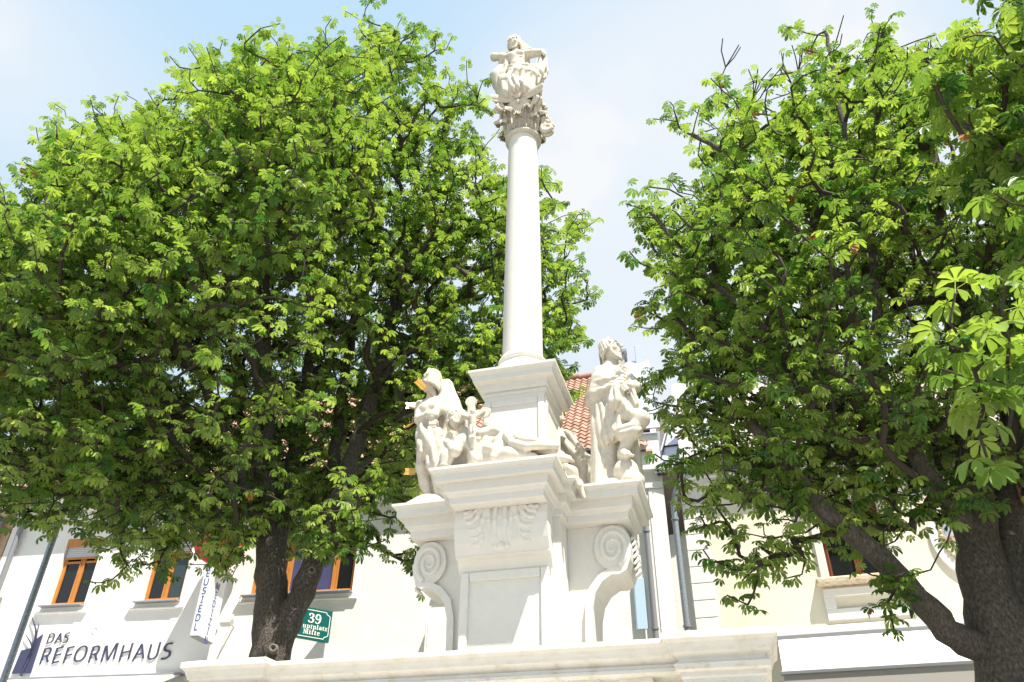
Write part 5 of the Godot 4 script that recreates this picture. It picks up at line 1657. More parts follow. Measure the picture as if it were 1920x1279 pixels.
	tw.set_meta("kind", "stuff")
	# withered leaves
	var dry := []
	for k in o.withered:
		var e: int = ends[rng.randi() % ends.size()]
		dry.append(Transform3D(Basis.from_euler(Vector3(rng.randf() * TAU, rng.randf() * TAU, rng.randf() * TAU)).scaled_local(Vector3(.05, .06, .07)), g.pos[e] - trunk_at + Vector3(0, -.05, 0)))
	if dry.size(): scatter("withered_leaves", leaf_mesh(5, .9), M.withered, t, dry)
	# healed cuts on the trunk: [where, which way it faces, radius]
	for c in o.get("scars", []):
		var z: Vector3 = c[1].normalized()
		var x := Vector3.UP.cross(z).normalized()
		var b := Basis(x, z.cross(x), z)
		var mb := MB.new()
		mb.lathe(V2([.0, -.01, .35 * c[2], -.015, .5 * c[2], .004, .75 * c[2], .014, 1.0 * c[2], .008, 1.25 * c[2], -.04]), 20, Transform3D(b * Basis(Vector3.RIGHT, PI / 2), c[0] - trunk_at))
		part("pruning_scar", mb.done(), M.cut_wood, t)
		part("dark_knot", bx(Vector3(-.22, -.28, -.01) * c[2], Vector3(.22, .28, .006) * c[2] + Vector3(0, 0, .004), .3 * c[2]), M.painted_dark, t, Transform3D(b, c[0] - trunk_at))  # solid block, the shade of a hollow painted near-black
	for c in o.get("bare_patches", []):
		var z: Vector3 = c[1].normalized()
		var x := Vector3.UP.cross(z).normalized()
		var mb := MB.new()
		var poly := PackedVector2Array()
		for k in 14:
			var r: float = c[2] * (1.0 + .25 * sin(k * 2.7))
			poly.append(Vector2(cos(TAU * k / 14) * r, sin(TAU * k / 14) * r * c[3]))
		mb.prism(poly, -.02, .008, Transform3D(Basis(x, z.cross(x), z), c[0] - trunk_at))
		part("bare_patch", mb.done(), M.bare_wood, t)

func blobs_of(a: Array) -> Array:
	var r := []
	for k in range(0, a.size(), 4): r.append(Vector4(a[k], a[k + 1], a[k + 2], a[k + 3]))
	return r

func build_trees() -> void:
	var v := func(x: float, y: float, z: float) -> Vector3: return Vector3(x, y, z)
	build_tree("chestnut_tree", "large dense horse chestnut with a forked trunk left of the column", Vector3(-2.98, 0, -10.3), [
		["trunk", [.33, .27, .245, .235, .205, .165, .145, .12, .10, .08, .06], 0, v.call(-2.98, 0, -10.3), v.call(-2.96, 1.5, -10.3), v.call(-2.93, 3.2, -10.3), v.call(-2.95, 4.0, -10.3), v.call(-3.10, 4.9, -10.35), v.call(-3.36, 5.9, -10.4), v.call(-3.61, 7.2, -10.3), v.call(-3.84, 8.6, -10.1), v.call(-4.1, 9.7, -9.9), v.call(-4.4, 11.1, -9.7), v.call(-4.84, 12.6, -9.4)],
		["limb", [.19, .185, .155, .135, .12, .10, .09, .075, .06, .045], 0, v.call(-2.92, 3.5, -10.3), v.call(-2.82, 4.25, -10.29), v.call(-2.63, 4.9, -10.3), v.call(-2.48, 5.6, -10.3), v.call(-2.3, 6.45, -10.3), v.call(-2.15, 7.6, -10.4), v.call(-1.98, 9.0, -10.4), v.call(-1.79, 10.6, -10.3), v.call(-1.48, 12.2, -10.1), v.call(-1.17, 13.7, -9.7)],
		["limb", .13, .04, v.call(-3.1, 5.0, -10.35), v.call(-3.16, 6.2, -10.5), v.call(-3.2, 7.4, -10.7), v.call(-3.3, 8.7, -10.9), v.call(-3.42, 10.6, -11.0), v.call(-3.45, 12.2, -10.5), v.call(-3.2, 13.85, -9.4)],
		["limb", .12, .04, v.call(-2.5, 5.35, -10.35), v.call(-2.57, 6.5, -10.6), v.call(-2.69, 8.0, -10.9), v.call(-2.72, 9.7, -11.1), v.call(-2.7, 11.6, -10.9), v.call(-2.63, 13.2, -10.1), v.call(-2.68, 14.6, -9.4)],
		["limb", .11, .035, v.call(-3.28, 5.5, -10.38), v.call(-3.55, 6.05, -10.2), v.call(-3.99, 6.8, -9.9), v.call(-4.43, 7.65, -9.6), v.call(-5.12, 8.7, -9.2), v.call(-6.09, 9.7, -8.9), v.call(-7.0, 10.9, -8.7)],
		["limb", .09, .03, v.call(-2.15, 7.6, -10.4), v.call(-1.62, 8.9, -10.5), v.call(-.82, 10.0, -10.6), v.call(.17, 10.8, -10.6), v.call(1.0, 11.3, -10.4)],
		["limb", .06, .02, v.call(-2.3, 6.43, -10.3), v.call(-1.85, 6.87, -10.5), v.call(-1.41, 6.94, -10.8), v.call(-1.22, 6.3, -11.0)],
		["limb", .07, .02, v.call(-3.61, 7.18, -10.3), v.call(-3.6, 7.6, -9.5), v.call(-3.67, 7.6, -8.7), v.call(-3.67, 7.3, -8.0)],
		["limb", .07, .02, v.call(-3.3, 8.7, -10.9), v.call(-2.98, 8.43, -9.9), v.call(-2.73, 8.1, -8.9), v.call(-2.62, 7.85, -8.2)],
		["limb", .08, .025, v.call(-3.99, 6.79, -9.9), v.call(-4.54, 7.0, -9.4), v.call(-5.27, 7.34, -9.0), v.call(-5.99, 7.55, -8.7), v.call(-6.8, 7.7, -8.8)],
		["limb", .07, .02, v.call(-3.55, 6.05, -10.2), v.call(-4.11, 6.17, -9.8), v.call(-4.76, 6.2, -9.4), v.call(-5.4, 6.05, -9.1), v.call(-5.89, 5.84, -9.0)],
	], blobs_of([-2.7, 15.3, -9.2, .6, -1.6, 14.8, -9.2, .55, -2.1, 14.9, -9.3, .6, -.9, 13.5, -9.3, .5, -5.6, 14.3, -9.1, .5, -6.6, 12.2, -8.9, .45, -7.5, 11.5, -8.9, .4, -4.6, 8.5, -9.8, 3.1, -3.9, 10.9, -9.5, 2.21, -6, 10.6, -10.1, 2.15, -2.2, 8.8, -10.4, 2.03, -3.7, 6.7, -8.3, 1.87, -0.7, 9.4, -10.1, 1.8, -7, 9.1, -10.1, 1.72, -2.2, 10.5, -9.9, 1.71, -3, 7.6, -11.4, 1.7, -2.5, 7.2, -9.9, 1.68, -3.6, 8.7, -7.5, 1.66, -3.4, 10, -8, 1.62, -3.1, 12.6, -9.3, 1.54, -5.4, 6.6, -8.4, 1.49, -6.6, 7, -9.3, 1.48, -4.6, 12.6, -9.6, 1.48, -7, 8.2, -9, 1.45, -6.9, 12.1, -10.4, 1.42, -6.4, 9.4, -11.3, 1.42, -2.1, 11.8, -9.6, 1.38, -6.9, 7.6, -10.4, 1.35, -0.9, 10.9, -9.9, 1.34, -4.2, 6.9, -11.6, 1.32, -3.6, 6.3, -9.8, 1.29, -5.8, 12.4, -10.1, 1.23, -4.9, 7.5, -7.5, 1.22, -6.3, 7.6, -8.1, 1.21, -3.6, 6.4, -10.8, 1.18, -5.5, 6.9, -11.4, 1.17, -3, 11.4, -8, 1.15, -1, 8.1, -9.5, 1.15, -4.2, 7.9, -12.2, 1.13, -2.7, 6, -9.2, 1.1, -6.4, 8.1, -11.4, 1.09, -3.1, 10.2, -11, 1.09, -5.7, 9, -12, 1.08, -4, 13.6, -9.5, 1.08, -2.4, 13.6, -9.2, 1.08, -7.6, 11.2, -10.2, 1.07, -4.9, 8.5, -7.2, 1.07, -4.6, 6, -9.3, 1.07, -7.6, 10.3, -10.5, 1.06, -2.8, 7.3, -7.2, 1.05, -2.8, 9.6, -6.8, 1.05, -1.8, 12.9, -9.3, 1.05, -0.1, 8.2, -9.3, 1.05, 0.2, 10.6, -10.1, 1.04, -5.8, 10.2, -8.3, 1.01, -5.1, 13.8, -9.6, 1.01, -5.2, 7.6, -12, 0.99, -4.5, 10.6, -11.1, 0.99, -7.2, 10.3, -11.3, 0.96, -7, 11.4, -11.3, 0.96, -6.6, 9.7, -8.7, 0.96, -6.4, 7.2, -11.3, 0.96, -6.3, 6.7, -10.5, 0.96, -5.4, 9.3, -7.5, 0.96, -5.2, 6.3, -10.7, 0.96, -2.5, 9.6, -8.9, 0.96, -3.1, 9, -11.7, 0.95, -5.4, 9.9, -11.7, 0.92, -5.1, 12, -10.7, 0.92, -5.7, 6.3, -9.6, 0.91, -5.1, 8.4, -12.3, 0.91, -2.7, 5.7, -8, 0.9, -2.7, 7.8, -8, 0.9, -6.4, 13.2, -10.4, 0.89, -5.7, 13.5, -10.1, 0.89, -4.6, 9.6, -7.5, 0.89, -1.8, 8.2, -11.9, 0.89, -1.3, 7.2, -9.2, 0.89, -4.3, 12.3, -8.4, 0.87, -2.7, 10.8, -7.2, 0.87, 0.2, 9, -11.1, 0.87, -5.1, 10.2, -8, 0.86, -3.7, 7.5, -6.9, 0.86, -3.1, 14.1, -9.3, 0.86, -2.7, 12.3, -8.1, 0.86, -1.8, 6.3, -9.2, 0.86, -1, 12.1, -9.9, 0.86, -0.1, 10.5, -9.2, 0.86, -4, 11.2, -7.7, 0.85, 0.3, 9, -9.2, 0.82, 0.5, 9.7, -10.8, 0.82, -6.6, 10.6, -11.7, 0.81, -6.4, 6, -8.7, 0.81, -5.7, 8.2, -7.5, 0.81, -4.8, 5.7, -7.8, 0.81, -3.6, 12.1, -8.1, 0.81, -2.7, 6.1, -7.4, 0.81, -0.9, 8.8, -11.4, 0.81, -7.9, 9, -9, 0.78, -1, 11.8, -9.2, 0.78, -8.1, 10, -9.8, 0.76, -5.4, 10.9, -8.4, 0.76, -4.5, 6.1, -10.5, 0.76, -4, 8.8, -12.2, 0.76, -2.5, 8.4, -8.4, 0.76, 0.3, 9.9, -9.2, 0.76, -7.3, 8.5, -11.3, 0.75, -7.3, 11.5, -9.5, 0.75, -6.1, 9.4, -8, 0.75, -2.7, 8.2, -6.6, 0.75, -2.4, 7.8, -8.7, 0.75, -1.2, 10.3, -9, 0.75, 0.3, 8.5, -10.5, 0.75, -7.9, 8.1, -9.8, 0.73, -5.4, 11.5, -8.7, 0.73, -4.8, 11.4, -11.1, 0.73, -4.6, 5.5, -8.6, 0.73, -4.5, 7.9, -6.8, 0.73, -4.5, 14.4, -9.6, 0.73, -2.1, 7.5, -12.5, 0.73, -1.6, 10.2, -11.1, 0.73, -6.6, 6.4, -8.3, 0.7, -7.2, 6.6, -10.4, 0.69, -7.2, 13.2, -10.7, 0.69, -6, 10.3, -11.9, 0.69, -5.5, 14.5, -9.8, 0.69, -3.6, 9.7, -11.7, 0.69, -2.7, 5.8, -10.1, 0.69, -2.5, 13.2, -8.4, 0.69, -2.4, 6.4, -11.1, 0.69, -1.6, 7.5, -11.1, 0.69, -1.2, 13.5, -9.5, 0.69, -0.4, 7.5, -9, 0.69, 0, 11.5, -10.1, 0.69, 0.5, 8.7, -9.8, 0.69, -7.8, 7.5, -9.8, 0.67, -6, 8.1, -12.2, 0.67, -4.8, 9.3, -12.2, 0.67, -4.6, 9.9, -11.9, 0.67, -4.3, 12, -10.8, 0.67, -4, 13.2, -8.7, 0.67, -3.9, 10.2, -11.6, 0.67, -3.4, 6.6, -12.3, 0.67, -3.4, 12.3, -10.5, 0.67, -2.8, 11.4, -10.8, 0.67, -2.8, 12, -10.5, 0.67, -1, 12.9, -9.8, 0.67, -5.7, 12, -9, 0.65, -3.7, 14.5, -9.5, 0.65, -1.9, 14.4, -9.2, 0.65, -8.2, 9.4, -9.5, 0.64, -7.9, 12, -9.9, 0.64, -7.8, 9.7, -11.1, 0.64, -7.8, 10.6, -9.6, 0.64, -7, 11.4, -8.9, 0.64, -6.9, 11.8, -9.2, 0.64, -6.7, 11.1, -8.6, 0.64, -6.6, 10.5, -8.4, 0.64, -6.4, 12.1, -9.3, 0.64, -5.8, 7, -7.4, 0.64, -4.8, 6.4, -7.2, 0.64, -4.5, 11.7, -8, 0.64, -4, 9.4, -12, 0.64, -3.6, 10, -6.6, 0.64, -2.5, 14.5, -9.2, 0.64, -2.2, 8.8, -8.7, 0.64, -1, 12.6, -9, 0.64, 0.2, 7.5, -9, 0.64, -7.9, 8.1, -10.4, 0.62, -7.2, 7.2, -8.3, 0.62, -7, 6.7, -11, 0.62, -7, 8.2, -7.8, 0.62, -6.6, 8.8, -8.1, 0.62, -6.1, 7.5, -12, 0.62, -6.1, 9.7, -12.3, 0.62, -6, 12.1, -11.1, 0.62, -5.4, 10.6, -11.7, 0.62, -4.9, 5.7, -10.1, 0.62, -4.9, 13.5, -8.9, 0.62, -4.6, 10.8, -7.8, 0.62, -3.7, 10.9, -11.3, 0.62, -3.7, 13.2, -10.2, 0.62, -3.6, 7.3, -12.6, 0.62, -3.4, 8.4, -12.5, 0.62, -3.3, 6.3, -11.7, 0.62, -3.1, 10.5, -6.8, 0.62, -3, 9.7, -11.7, 0.62, -2.5, 8.8, -6.5, 0.62, -2.4, 8.8, -12, 0.62, -2.4, 10.8, -8.4, 0.62, -1.9, 5.5, -8.9, 0.62, -1.9, 8.2, -8.9, 0.62, -1.8, 6.9, -11.1, 0.62, -1.3, 7.5, -10.5, 0.62, -1.3, 9.7, -11.4, 0.62, -1.2, 10.6, -11, 0.62, -0.1, 8.1, -10.2, 0.62]), {"seed": 21, "airy": 9.5, "thin": [[-2.7, 6.6, -8.6, 1.5, .12], [-2.6, 7.8, -8.9, 1.4, .2], [-3.6, 6.4, -9.0, .8, .3], [-2.4, 5.6, -9.6, .7, .2]], "pow": 2.2, "sprays": [-4.03, 5.54, -9.80, -3.74, 5.47, -9.90, -3.49, 5.26, -9.90, -3.90, 5.72, -9.80, -3.68, 5.69, -9.90, -2.15, 5.50, -10.10, -2.46, 5.49, -9.90, -5.62, 5.37, -9.20, -4.16, 5.21, -9.60, -6.06, 5.46, -9.10, -1.89, 6.00, -10.40, -2.11, 5.50, -10.30, -2.35, 5.31, -10.20, -1.55, 6.21, -10.50, -1.35, 5.62, -10.40, -1.21, 5.25, -10.40, -1.05, 4.97, -10.40, -2.53, 5.38, -10.00, -1.84, 5.54, -10.40, -3.55, 5.05, -9.90, -4.30, 5.00, -9.60, -4.63, 4.79, -9.40, -5.84, 5.44, -9.20, 1.19, 11.27, -10.30, 1.23, 9.92, -10.40, 0.98, 9.04, -10.40, 0.64, 12.35, -10.20, 0.83, 8.33, -10.40, -0.84, 13.71, -9.40], "tips": 9600, "gap": .165, "shell": 1.0, "inner": .6, "hub": Vector3(-3, 7.2, -10.3), "leaves": [4, 7], "size": .090, "bare_above": 99.0, "bare": 0.0, "withered": 90, "foliage": "foliage",
		"scars": [[v.call(-2.84, 4.02, -10.04), v.call(.1, .1, 1), .05], [v.call(-2.55, 5.02, -10.16), v.call(.25, -.1, 1), .05], [v.call(-2.44, 5.62, -10.17), v.call(.35, -.1, 1), .045]]})
	build_tree("chestnut_tree", "loose horse chestnut with bare top twigs and one low thick limb right of the column", Vector3(4.1, 0, -7), [
		["trunk", [.42, .37, .335, .30, .225, .19, .165, .14, .11, .09, .07, .05], 0, v.call(4.26, 0, -7), v.call(4.24, 1.5, -7), v.call(4.22, 2.6, -7.0), v.call(4.22, 3.2, -7.0), v.call(4.22, 3.8, -7.0), v.call(4.31, 4.34, -7.05), v.call(4.5, 4.96, -7.1), v.call(4.78, 5.85, -7.2), v.call(4.98, 6.96, -7.2), v.call(5.09, 8.24, -7.0), v.call(5.27, 9.6, -6.8), v.call(5.37, 10.8, -6.6)],
		["limb", .20, .05, v.call(4.3, 2.8, -7), v.call(4.36, 3.4, -7), v.call(4.48, 3.9, -7.0), v.call(4.66, 4.4, -7.1), v.call(4.94, 5.1, -7.2), v.call(5.39, 6.2, -7.2), v.call(5.9, 7.6, -7.1), v.call(6.3, 9.2, -7.0)],
		["limb", [.17, .14, .125, .118, .11, .10, .09, .075, .06, .045], 0, v.call(4.22, 3.2, -7), v.call(4.1, 3.32, -7), v.call(3.93, 3.37, -6.95), v.call(3.76, 3.42, -6.9), v.call(3.54, 3.63, -6.8), v.call(3.3, 3.89, -6.7), v.call(2.98, 4.2, -6.6), v.call(2.67, 4.45, -6.5), v.call(2.47, 4.86, -6.5), v.call(2.19, 5.24, -6.5)],
		["limb", .10, .025, v.call(4.31, 4.34, -7.05), v.call(4.12, 4.54, -6.9), v.call(3.9, 4.86, -6.8), v.call(3.73, 5.31, -6.7), v.call(3.6, 5.98, -6.6), v.call(3.47, 6.7, -6.5), v.call(3.18, 7.48, -6.3), v.call(2.7, 8.18, -6.2), v.call(2.07, 8.87, -6.2)],
		["limb", .06, .02, v.call(3.73, 5.31, -6.7), v.call(3.23, 5.66, -6.5), v.call(2.71, 6.02, -6.4), v.call(2.18, 6.53, -6.3), v.call(1.77, 7.15, -6.3), v.call(1.49, 7.69, -6.3)],
		["limb", .06, .02, v.call(3.6, 5.98, -6.6), v.call(3.74, 6.97, -6.3), v.call(3.73, 8.17, -6.1), v.call(3.77, 9.32, -6.0), v.call(3.85, 10.42, -5.9)],
		["limb", .22, .05, v.call(4.3, 2.8, -6.95), v.call(4.5, 3.3, -6.85), v.call(4.8, 3.9, -6.6), v.call(5.4, 4.7, -6.4), v.call(6.3, 5.8, -6.3), v.call(7.2, 7.2, -6.3)],
	], blobs_of([2.0, 9.3, -6.3, .4, 2.9, 10.0, -6.3, .4, 3.8, 10.6, -6.2, .45, 4.9, 11.2, -6.4, .5, 1.5, 7.5, -6.4, .4, 4.6, 7.5, -7.1, 2.23, 5.8, 8.9, -7, 2.02, 6.1, 6.5, -6.8, 1.95, 3.4, 6.2, -6.7, 1.76, 4.3, 9.3, -7.4, 1.62, 7, 7.8, -6.7, 1.48, 3, 7.5, -6.4, 1.37, 3.1, 8.4, -7.6, 1.35, 4.8, 5.9, -6.2, 1.35, 5.2, 10.4, -7.4, 1.21, 3.4, 8.7, -6.5, 1.15, 2.8, 7.2, -7.4, 1.14, 6.1, 10.5, -7, 1.09, 6.6, 7.7, -7.9, 1.08, 4.2, 5.9, -7.9, 1.07, 5.7, 5.1, -6.1, 1.01, 3.3, 6.6, -8, 0.99, 3.3, 10.1, -7.6, 0.96, 4.5, 8.9, -5.9, 0.96, 6.9, 10.1, -6.7, 0.92, 7.5, 8.9, -7.1, 0.92, 3.7, 8.3, -5.8, 0.9, 4.2, 10.7, -7.6, 0.9, 5.8, 7.7, -5.8, 0.9, 5.2, 6.2, -8.2, 0.89, 3, 9.5, -7, 0.87, 6.9, 5.1, -6.5, 0.87, 3.1, 4.8, -6.4, 0.86, 4, 5.1, -5.8, 0.86, 5.8, 6.9, -8.3, 0.86, 7.3, 9, -6.4, 0.86, 7.6, 6.9, -7.3, 0.86, 3.3, 5.7, -8, 0.82, 2.2, 6.6, -6.1, 0.81, 2.7, 6, -7.9, 0.81, 4.8, 4.8, -5.8, 0.81, 6.1, 10.1, -5.9, 0.81, 7.3, 9.6, -7.1, 0.81, 3.3, 7.4, -8.3, 0.76, 6.9, 10.1, -7.4, 0.76, 7.3, 5.4, -7, 0.76, 7.6, 6, -7, 0.76, 7.6, 6.8, -6.4, 0.76, 2.2, 5.4, -6.5, 0.75, 3.7, 5.1, -7.7, 0.75, 3.7, 7.1, -5.6, 0.75, 3.7, 8.3, -8.5, 0.75, 4, 6.5, -8.5, 0.75, 4.9, 8.7, -8.5, 0.75, 5.5, 8.3, -8.5, 0.75, 5.8, 7.7, -8.5, 0.75, 6.4, 8.1, -5.6, 0.75, 6.6, 7.4, -5.6, 0.75, 7.3, 8.4, -7.7, 0.75, 2.7, 6.8, -5.6, 0.73, 7, 5.4, -7.6, 0.7, 2.2, 8, -7.1, 0.69, 2.4, 5.3, -7.1, 0.69, 2.8, 9.5, -7.9, 0.69, 4.6, 11.3, -7.4, 0.69, 4.8, 5.6, -7.3, 0.69, 6.1, 10.2, -7.9, 0.69, 6.4, 4.8, -6.1, 0.69, 6.7, 9.8, -5.9, 0.69, 7, 6.9, -8, 0.69, 2.5, 7.7, -8.2, 0.67, 3.4, 4.8, -7.1, 0.67, 5.2, 9.6, -8.3, 0.67, 6, 6, -8.3, 0.67, 6.7, 8.7, -5.6, 0.67, 2.7, 8.6, -5.9, 0.65, 4.5, 10.5, -6.8, 0.65, 5.7, 11.3, -7.1, 0.65, 7.5, 6.2, -7.6, 0.65, 6.6, 5.6, -8, 0.64, 7.5, 7.4, -7.9, 0.64, 2.5, 8.6, -6.7, 0.62, 3.9, 9.5, -6.1, 0.62, 4.6, 9.6, -6.1, 0.62, 5.1, 10.2, -6.4, 0.62, 5.2, 5.1, -7, 0.62, 6.1, 8.3, -8.5, 0.62, 6.3, 5.4, -5.6, 0.62, 6.6, 6.6, -8.3, 0.62, 6.9, 8.6, -8.2, 0.62, 7, 6.9, -5.6, 0.62, 7.2, 5.6, -6.1, 0.62, 7.2, 9, -7.9, 0.62, 7.5, 6.2, -6.1, 0.62, 1.9, 7.2, -6.2, 0.6, 2.1, 6.8, -6.8, 0.6, 3.3, 9.3, -8.3, 0.6, 3.6, 8.9, -8.5, 0.6, 3.7, 7.1, -8.6, 0.6, 4.2, 6.5, -5.5, 0.6, 4.2, 8.7, -8.6, 0.6, 4.5, 10.4, -8.2, 0.6, 4.6, 6.2, -8.6, 0.6, 4.6, 6.8, -5.5, 0.6, 4.8, 8.3, -5.5, 0.6, 5.2, 6.6, -5.5, 0.6, 5.2, 8, -5.5, 0.6, 5.2, 8.6, -5.5, 0.6, 5.2, 9.2, -5.5, 0.6, 5.5, 7.1, -5.5, 0.6, 5.7, 5.7, -5.5, 0.6, 5.7, 9.5, -5.5, 0.6, 6.3, 9.3, -5.5, 0.6, 8.1, 7.2, -6.8, 0.6, 2.1, 5.9, -6.1, 0.56, 2.2, 5.9, -7.4, 0.56, 2.4, 5.6, -5.9, 0.56, 2.4, 8.1, -5.6, 0.56, 2.5, 5.1, -6.1, 0.56, 2.5, 5.3, -7.7, 0.56, 2.8, 5.3, -5.8, 0.56, 3, 8.3, -5.5, 0.56, 3.3, 5.1, -5.6, 0.56, 3.4, 11, -7.6, 0.56, 4.9, 10.1, -8.3, 0.56, 2.2, 7.2, -5.6, 0.54, 2.7, 7.1, -8.3, 0.54, 3.4, 9.9, -6.7, 0.54, 3.7, 5.3, -8.3, 0.54, 4.2, 10.1, -6.4, 0.54, 4.6, 8.3, -8.8, 0.54, 4.8, 5.6, -8.5, 0.54, 5.1, 4.8, -6.5, 0.54, 5.2, 11.4, -7.4, 0.54, 5.5, 8.9, -8.6, 0.54, 5.8, 9.8, -8.3, 0.54, 6.9, 6.2, -8.2, 0.54, 7, 7.8, -5.5, 0.54, 7, 9.3, -5.8, 0.54, 7, 9.6, -7.9, 0.54, 7.2, 8.4, -5.6, 0.54, 7.5, 7.1, -5.8, 0.54, 7.8, 7.8, -7.7, 0.54, 7.9, 8.1, -7.4, 0.54, 1.9, 7.7, -6.7, 0.52, 2.4, 4.8, -6.4, 0.52, 2.5, 9, -6.4, 0.52, 3.6, 9, -5.6, 0.52, 6, 5.4, -8, 0.52, 6.4, 10.7, -6.1, 0.52, 2.2, 4.8, -6.8, 0.5, 2.2, 8.9, -8, 0.5, 3.1, 5.1, -7.6, 0.5, 3.9, 10.4, -8.2, 0.5, 5.1, 6.9, -8.8, 0.5, 5.2, 5.4, -7.6, 0.5, 5.5, 10.4, -6.2, 0.5, 6.1, 4.8, -6.7, 0.5, 6.6, 9.9, -8, 0.5, 6.6, 10.5, -7.7, 0.5, 6.7, 5.3, -5.8, 0.5, 7.6, 5.7, -6.4, 0.5, 7.9, 8.6, -6.4, 0.5, 8.1, 8.4, -7, 0.5, 2.1, 5.9, -7, 0.47, 2.2, 6.5, -7.4, 0.47, 2.4, 6.2, -5.6, 0.47, 2.4, 6.6, -8.2, 0.47, 3, 5.6, -5.5, 0.47, 3.6, 9.9, -8.3, 0.47, 4.2, 5, -6.5, 0.47, 4.2, 5.1, -8.3, 0.47, 4.5, 6.8, -8.8, 0.47, 5.4, 4.5, -5.6, 0.47, 5.4, 7.2, -8.8, 0.47]), {"seed": 33, "airy": 7.0, "thin": [[4.0, 5.0, -5.9, .9, .25], [4.3, 4.2, -6.2, .6, .2], [3.5, 6.2, -5.8, .7, .4]], "pow": 2.2, "sprays": [1.58, 4.48, -6.60, 1.78, 4.24, -6.60, 1.94, 3.95, -6.60, 1.97, 3.79, -6.60, 2.26, 4.50, -6.50, 2.41, 4.30, -6.50, 3.11, 3.65, -6.60, 3.83, 4.45, -6.70, 1.45, 7.78, -6.40, 1.46, 7.08, -6.30, 1.66, 6.54, -7.90, 1.82, 6.07, -7.70, 1.46, 4.85, -6.50, 1.46, 6.59, -6.40, 1.67, 5.01, -6.50, 2.25, 4.00, -6.60], "tips": 5000, "gap": .165, "shell": 1.0, "inner": .6, "hub": Vector3(4.3, 5.0, -7), "leaves": [4, 7], "size": .084, "bare_above": 9.9, "bare": .25, "withered": 130, "foliage": "foliage_small",
		"scars": [[v.call(4.62, 3.52, -6.62), v.call(.05, -.05, 1), .07]],
		"bare_patches": [[v.call(4.16, 2.95, -6.61), v.call(-.05, 0, 1), .045, 1.3], [v.call(4.49, 5.1, -6.98), v.call(-.3, -.1, 1), .012, 9.0], [v.call(4.82, 4.75, -6.98), v.call(-.2, -.1, 1), .014, 8.0]]})
	build_tree("chestnut_tree", "nearer chestnut whose sunlit branch of big leaves reaches in at the right edge", Vector3(5.4, 0, -2.6), [
		["trunk", .34, .26, v.call(5.4, 0, -2.6), v.call(5.4, 1.6, -2.6), v.call(5.35, 3.0, -2.7)],
		["limb", .2, .04, v.call(5.35, 2.9, -2.7), v.call(5.3, 4.2, -2.9), v.call(5.2, 5.6, -3.2), v.call(4.9, 7.2, -3.6), v.call(4.7, 8.6, -3.8)],
		["limb", .12, .02, v.call(5.35, 2.9, -2.7), v.call(4.6, 3.4, -3.0), v.call(3.7, 3.62, -3.4), v.call(3.0, 3.72, -3.45), v.call(2.65, 3.74, -3.4), v.call(2.3, 3.86, -3.3)],
		["limb", .1, .02, v.call(5.3, 4.2, -2.9), v.call(4.6, 5.2, -3.6), v.call(4.0, 6.2, -4.2), v.call(3.7, 7.0, -4.4)],
	], blobs_of([2.62, 3.86, -3.35, .26, 2.35, 3.88, -3.25, .24, 2.15, 3.84, -3.2, .16, 2.9, 3.75, -3.5, .3, 2.2, 3.55, -3.3, .18, 3.25, 4.3, -3.6, .4, 4.0, 6.4, -4.3, .7, 3.7, 7.2, -4.3, .45, 4.1, 5.4, -4.2, .7, 4.6, 7.4, -4.0, .9, 4.9, 8.6, -3.8, .9, 5.6, 6.2, -3.0, 1.3, 3.9, 4.7, -4.1, .5]), {"seed": 47, "airy": 20.0, "pow": 1.6, "grow": -.05, "tips": 420, "gap": .14, "shell": 2.0, "inner": 1.0, "hub": Vector3(5.3, 4, -2.9), "leaves": [5, 8], "size": .112, "bare_above": 99.0, "bare": 0.0, "withered": 12, "foliage": "foliage"})

# ------------------------------------------------------------------ the scene
const SHIFT := Vector3(2.28, .66, 2.12)

func make_sky() -> PanoramaSkyMaterial:
	var w := 1024
	var h := 512
	var im := Image.create_empty(w, h, false, Image.FORMAT_RGBAF)
	var n := FastNoiseLite.new()
	n.seed = 77; n.frequency = 1.3; n.fractal_octaves = 5; n.fractal_gain = .55
	var n2 := FastNoiseLite.new()
	n2.seed = 78; n2.frequency = .8; n2.fractal_octaves = 2
	var zen := Color(.54, .77, 1.0)
	var hor := Color(.72, .88, 1.0)
	for y in h:
		var el := (0.5 - (y + .5) / h) * PI
		for x in w:
			var az := (x + .5) / w * TAU
			var d := Vector3(sin(az) * cos(el), sin(el), -cos(az) * cos(el))
			var c := zen.lerp(hor, pow(1.0 - clampf(d.y, 0, 1), 1.2))
			var p := Vector3(d.x, maxf(d.y, 0) * 1.4, d.z) * 1.1
			var veil := smoothstep(-.25, .45, n2.get_noise_3dv(p + SHIFT))
			var puff := smoothstep(.0, .5, n.get_noise_3dv(p * 1.3)) * smoothstep(-.1, .3, n2.get_noise_3dv(p + SHIFT))
			c = c.lerp(Color(.96, .975, 1.0), clampf(veil * .72 + puff * .5, 0, .97))
			if el < 0: c = c.lerp(Color(.5, .49, .47), clampf(-el * 12.0, 0, 1))
			im.set_pixel(x, y, c)
	var m := PanoramaSkyMaterial.new()
	m.panorama = ImageTexture.create_from_image(im)
	return m

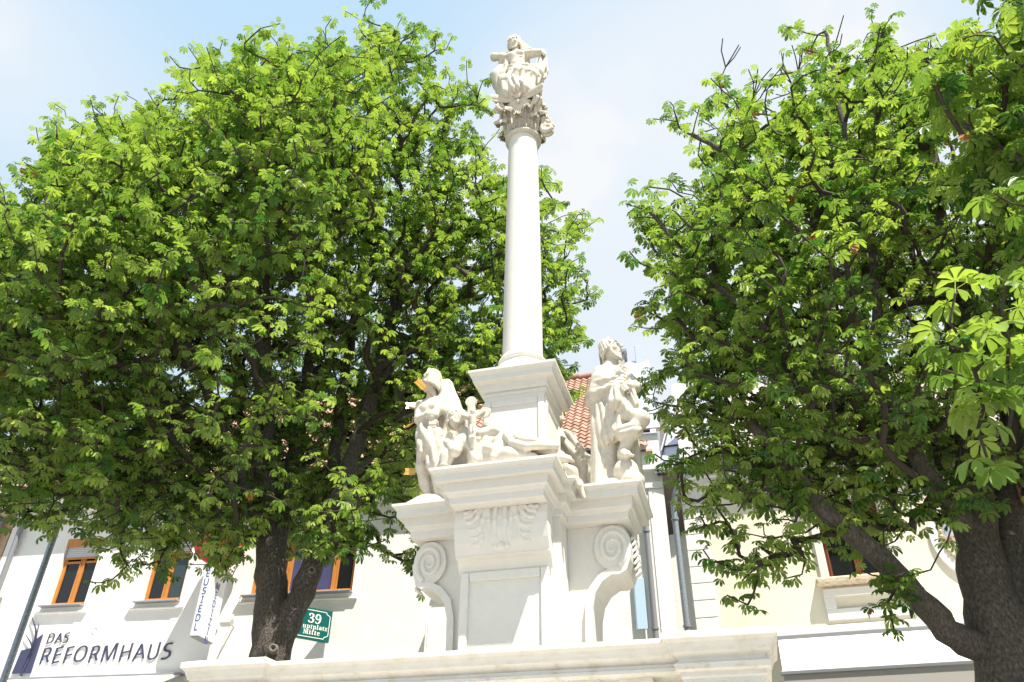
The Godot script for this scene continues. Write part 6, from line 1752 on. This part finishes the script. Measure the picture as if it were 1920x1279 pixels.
func mural_texture() -> ImageTexture:            # a faded painted field in blues and ochres, no picture in particular
	var im := Image.create_empty(128, 128, false, Image.FORMAT_RGB8)
	var n := FastNoiseLite.new()
	n.seed = 4; n.frequency = .035; n.fractal_octaves = 4
	for y in 128:
		for x in 128:
			var q := n.get_noise_2d(x, y) + n.get_noise_2d(y + 300, x) * .4
			var c := Color(.52, .60, .72) if q < -.12 else (Color(.72, .74, .78) if q < .15 else (Color(.72, .64, .52) if q < .33 else Color(.50, .36, .34)))
			im.set_pixel(x, y, c)
	return ImageTexture.create_from_image(im)

func _ready() -> void:
	# camera
	cam = Camera3D.new()
	cam.name = "camera"
	var pitch := deg_to_rad(34.79)
	var roll := deg_to_rad(0.694)
	var up0 := Vector3(0, cos(pitch), sin(pitch))
	var right := Vector3.RIGHT * cos(roll) + up0 * sin(roll)
	var up := up0 * cos(roll) - Vector3.RIGHT * sin(roll)
	cam.transform = Transform3D(Basis(right, up, right.cross(up)), EYE)
	cam.fov = 46.31
	cam.near = .05
	cam.far = 600
	add_child(cam)
	# sky, exposure, sun
	var env := Environment.new()
	env.background_mode = Environment.BG_SKY
	env.sky = Sky.new()
	env.sky.sky_material = make_sky()
	env.background_energy_multiplier = 0.49
	env.tonemap_mode = Environment.TONE_MAPPER_LINEAR
	env.tonemap_exposure = 2.0
	env.sdfgi_enabled = true
	env.ssao_enabled = true
	env.ssil_enabled = true
	var we := WorldEnvironment.new()
	we.name = "world_environment"
	we.environment = env
	add_child(we)
	var sun := DirectionalLight3D.new()
	sun.name = "sun"
	sun.light_energy = 1.6
	sun.light_color = Color(1.0, .965, .90)
	sun.light_angular_distance = .5
	sun.shadow_enabled = true
	sun.transform = Transform3D(Basis.looking_at(-SUN.normalized(), Vector3.BACK), Vector3(0, 30, 0))
	add_child(sun)
	make_materials()
	mat("mural", Color.WHITE, .8, mural_texture(), Vector3.ONE * .8)
	# ground
	var g := MB.new()
	g.box(Vector3(-200, -.4, -200), Vector3(200, 0, 200))
	tag(part("paved_square", g.done(), M.paving, self), "", "", "", "structure")
	build_white_house()
	build_cream_house()
	build_left_neighbour()
	build_balustrade()
	build_column()
	build_martyr()
	build_pilgrim()
	build_recluse()
	build_trinity()
	build_rear_saint()
	build_signs()
	build_trees()
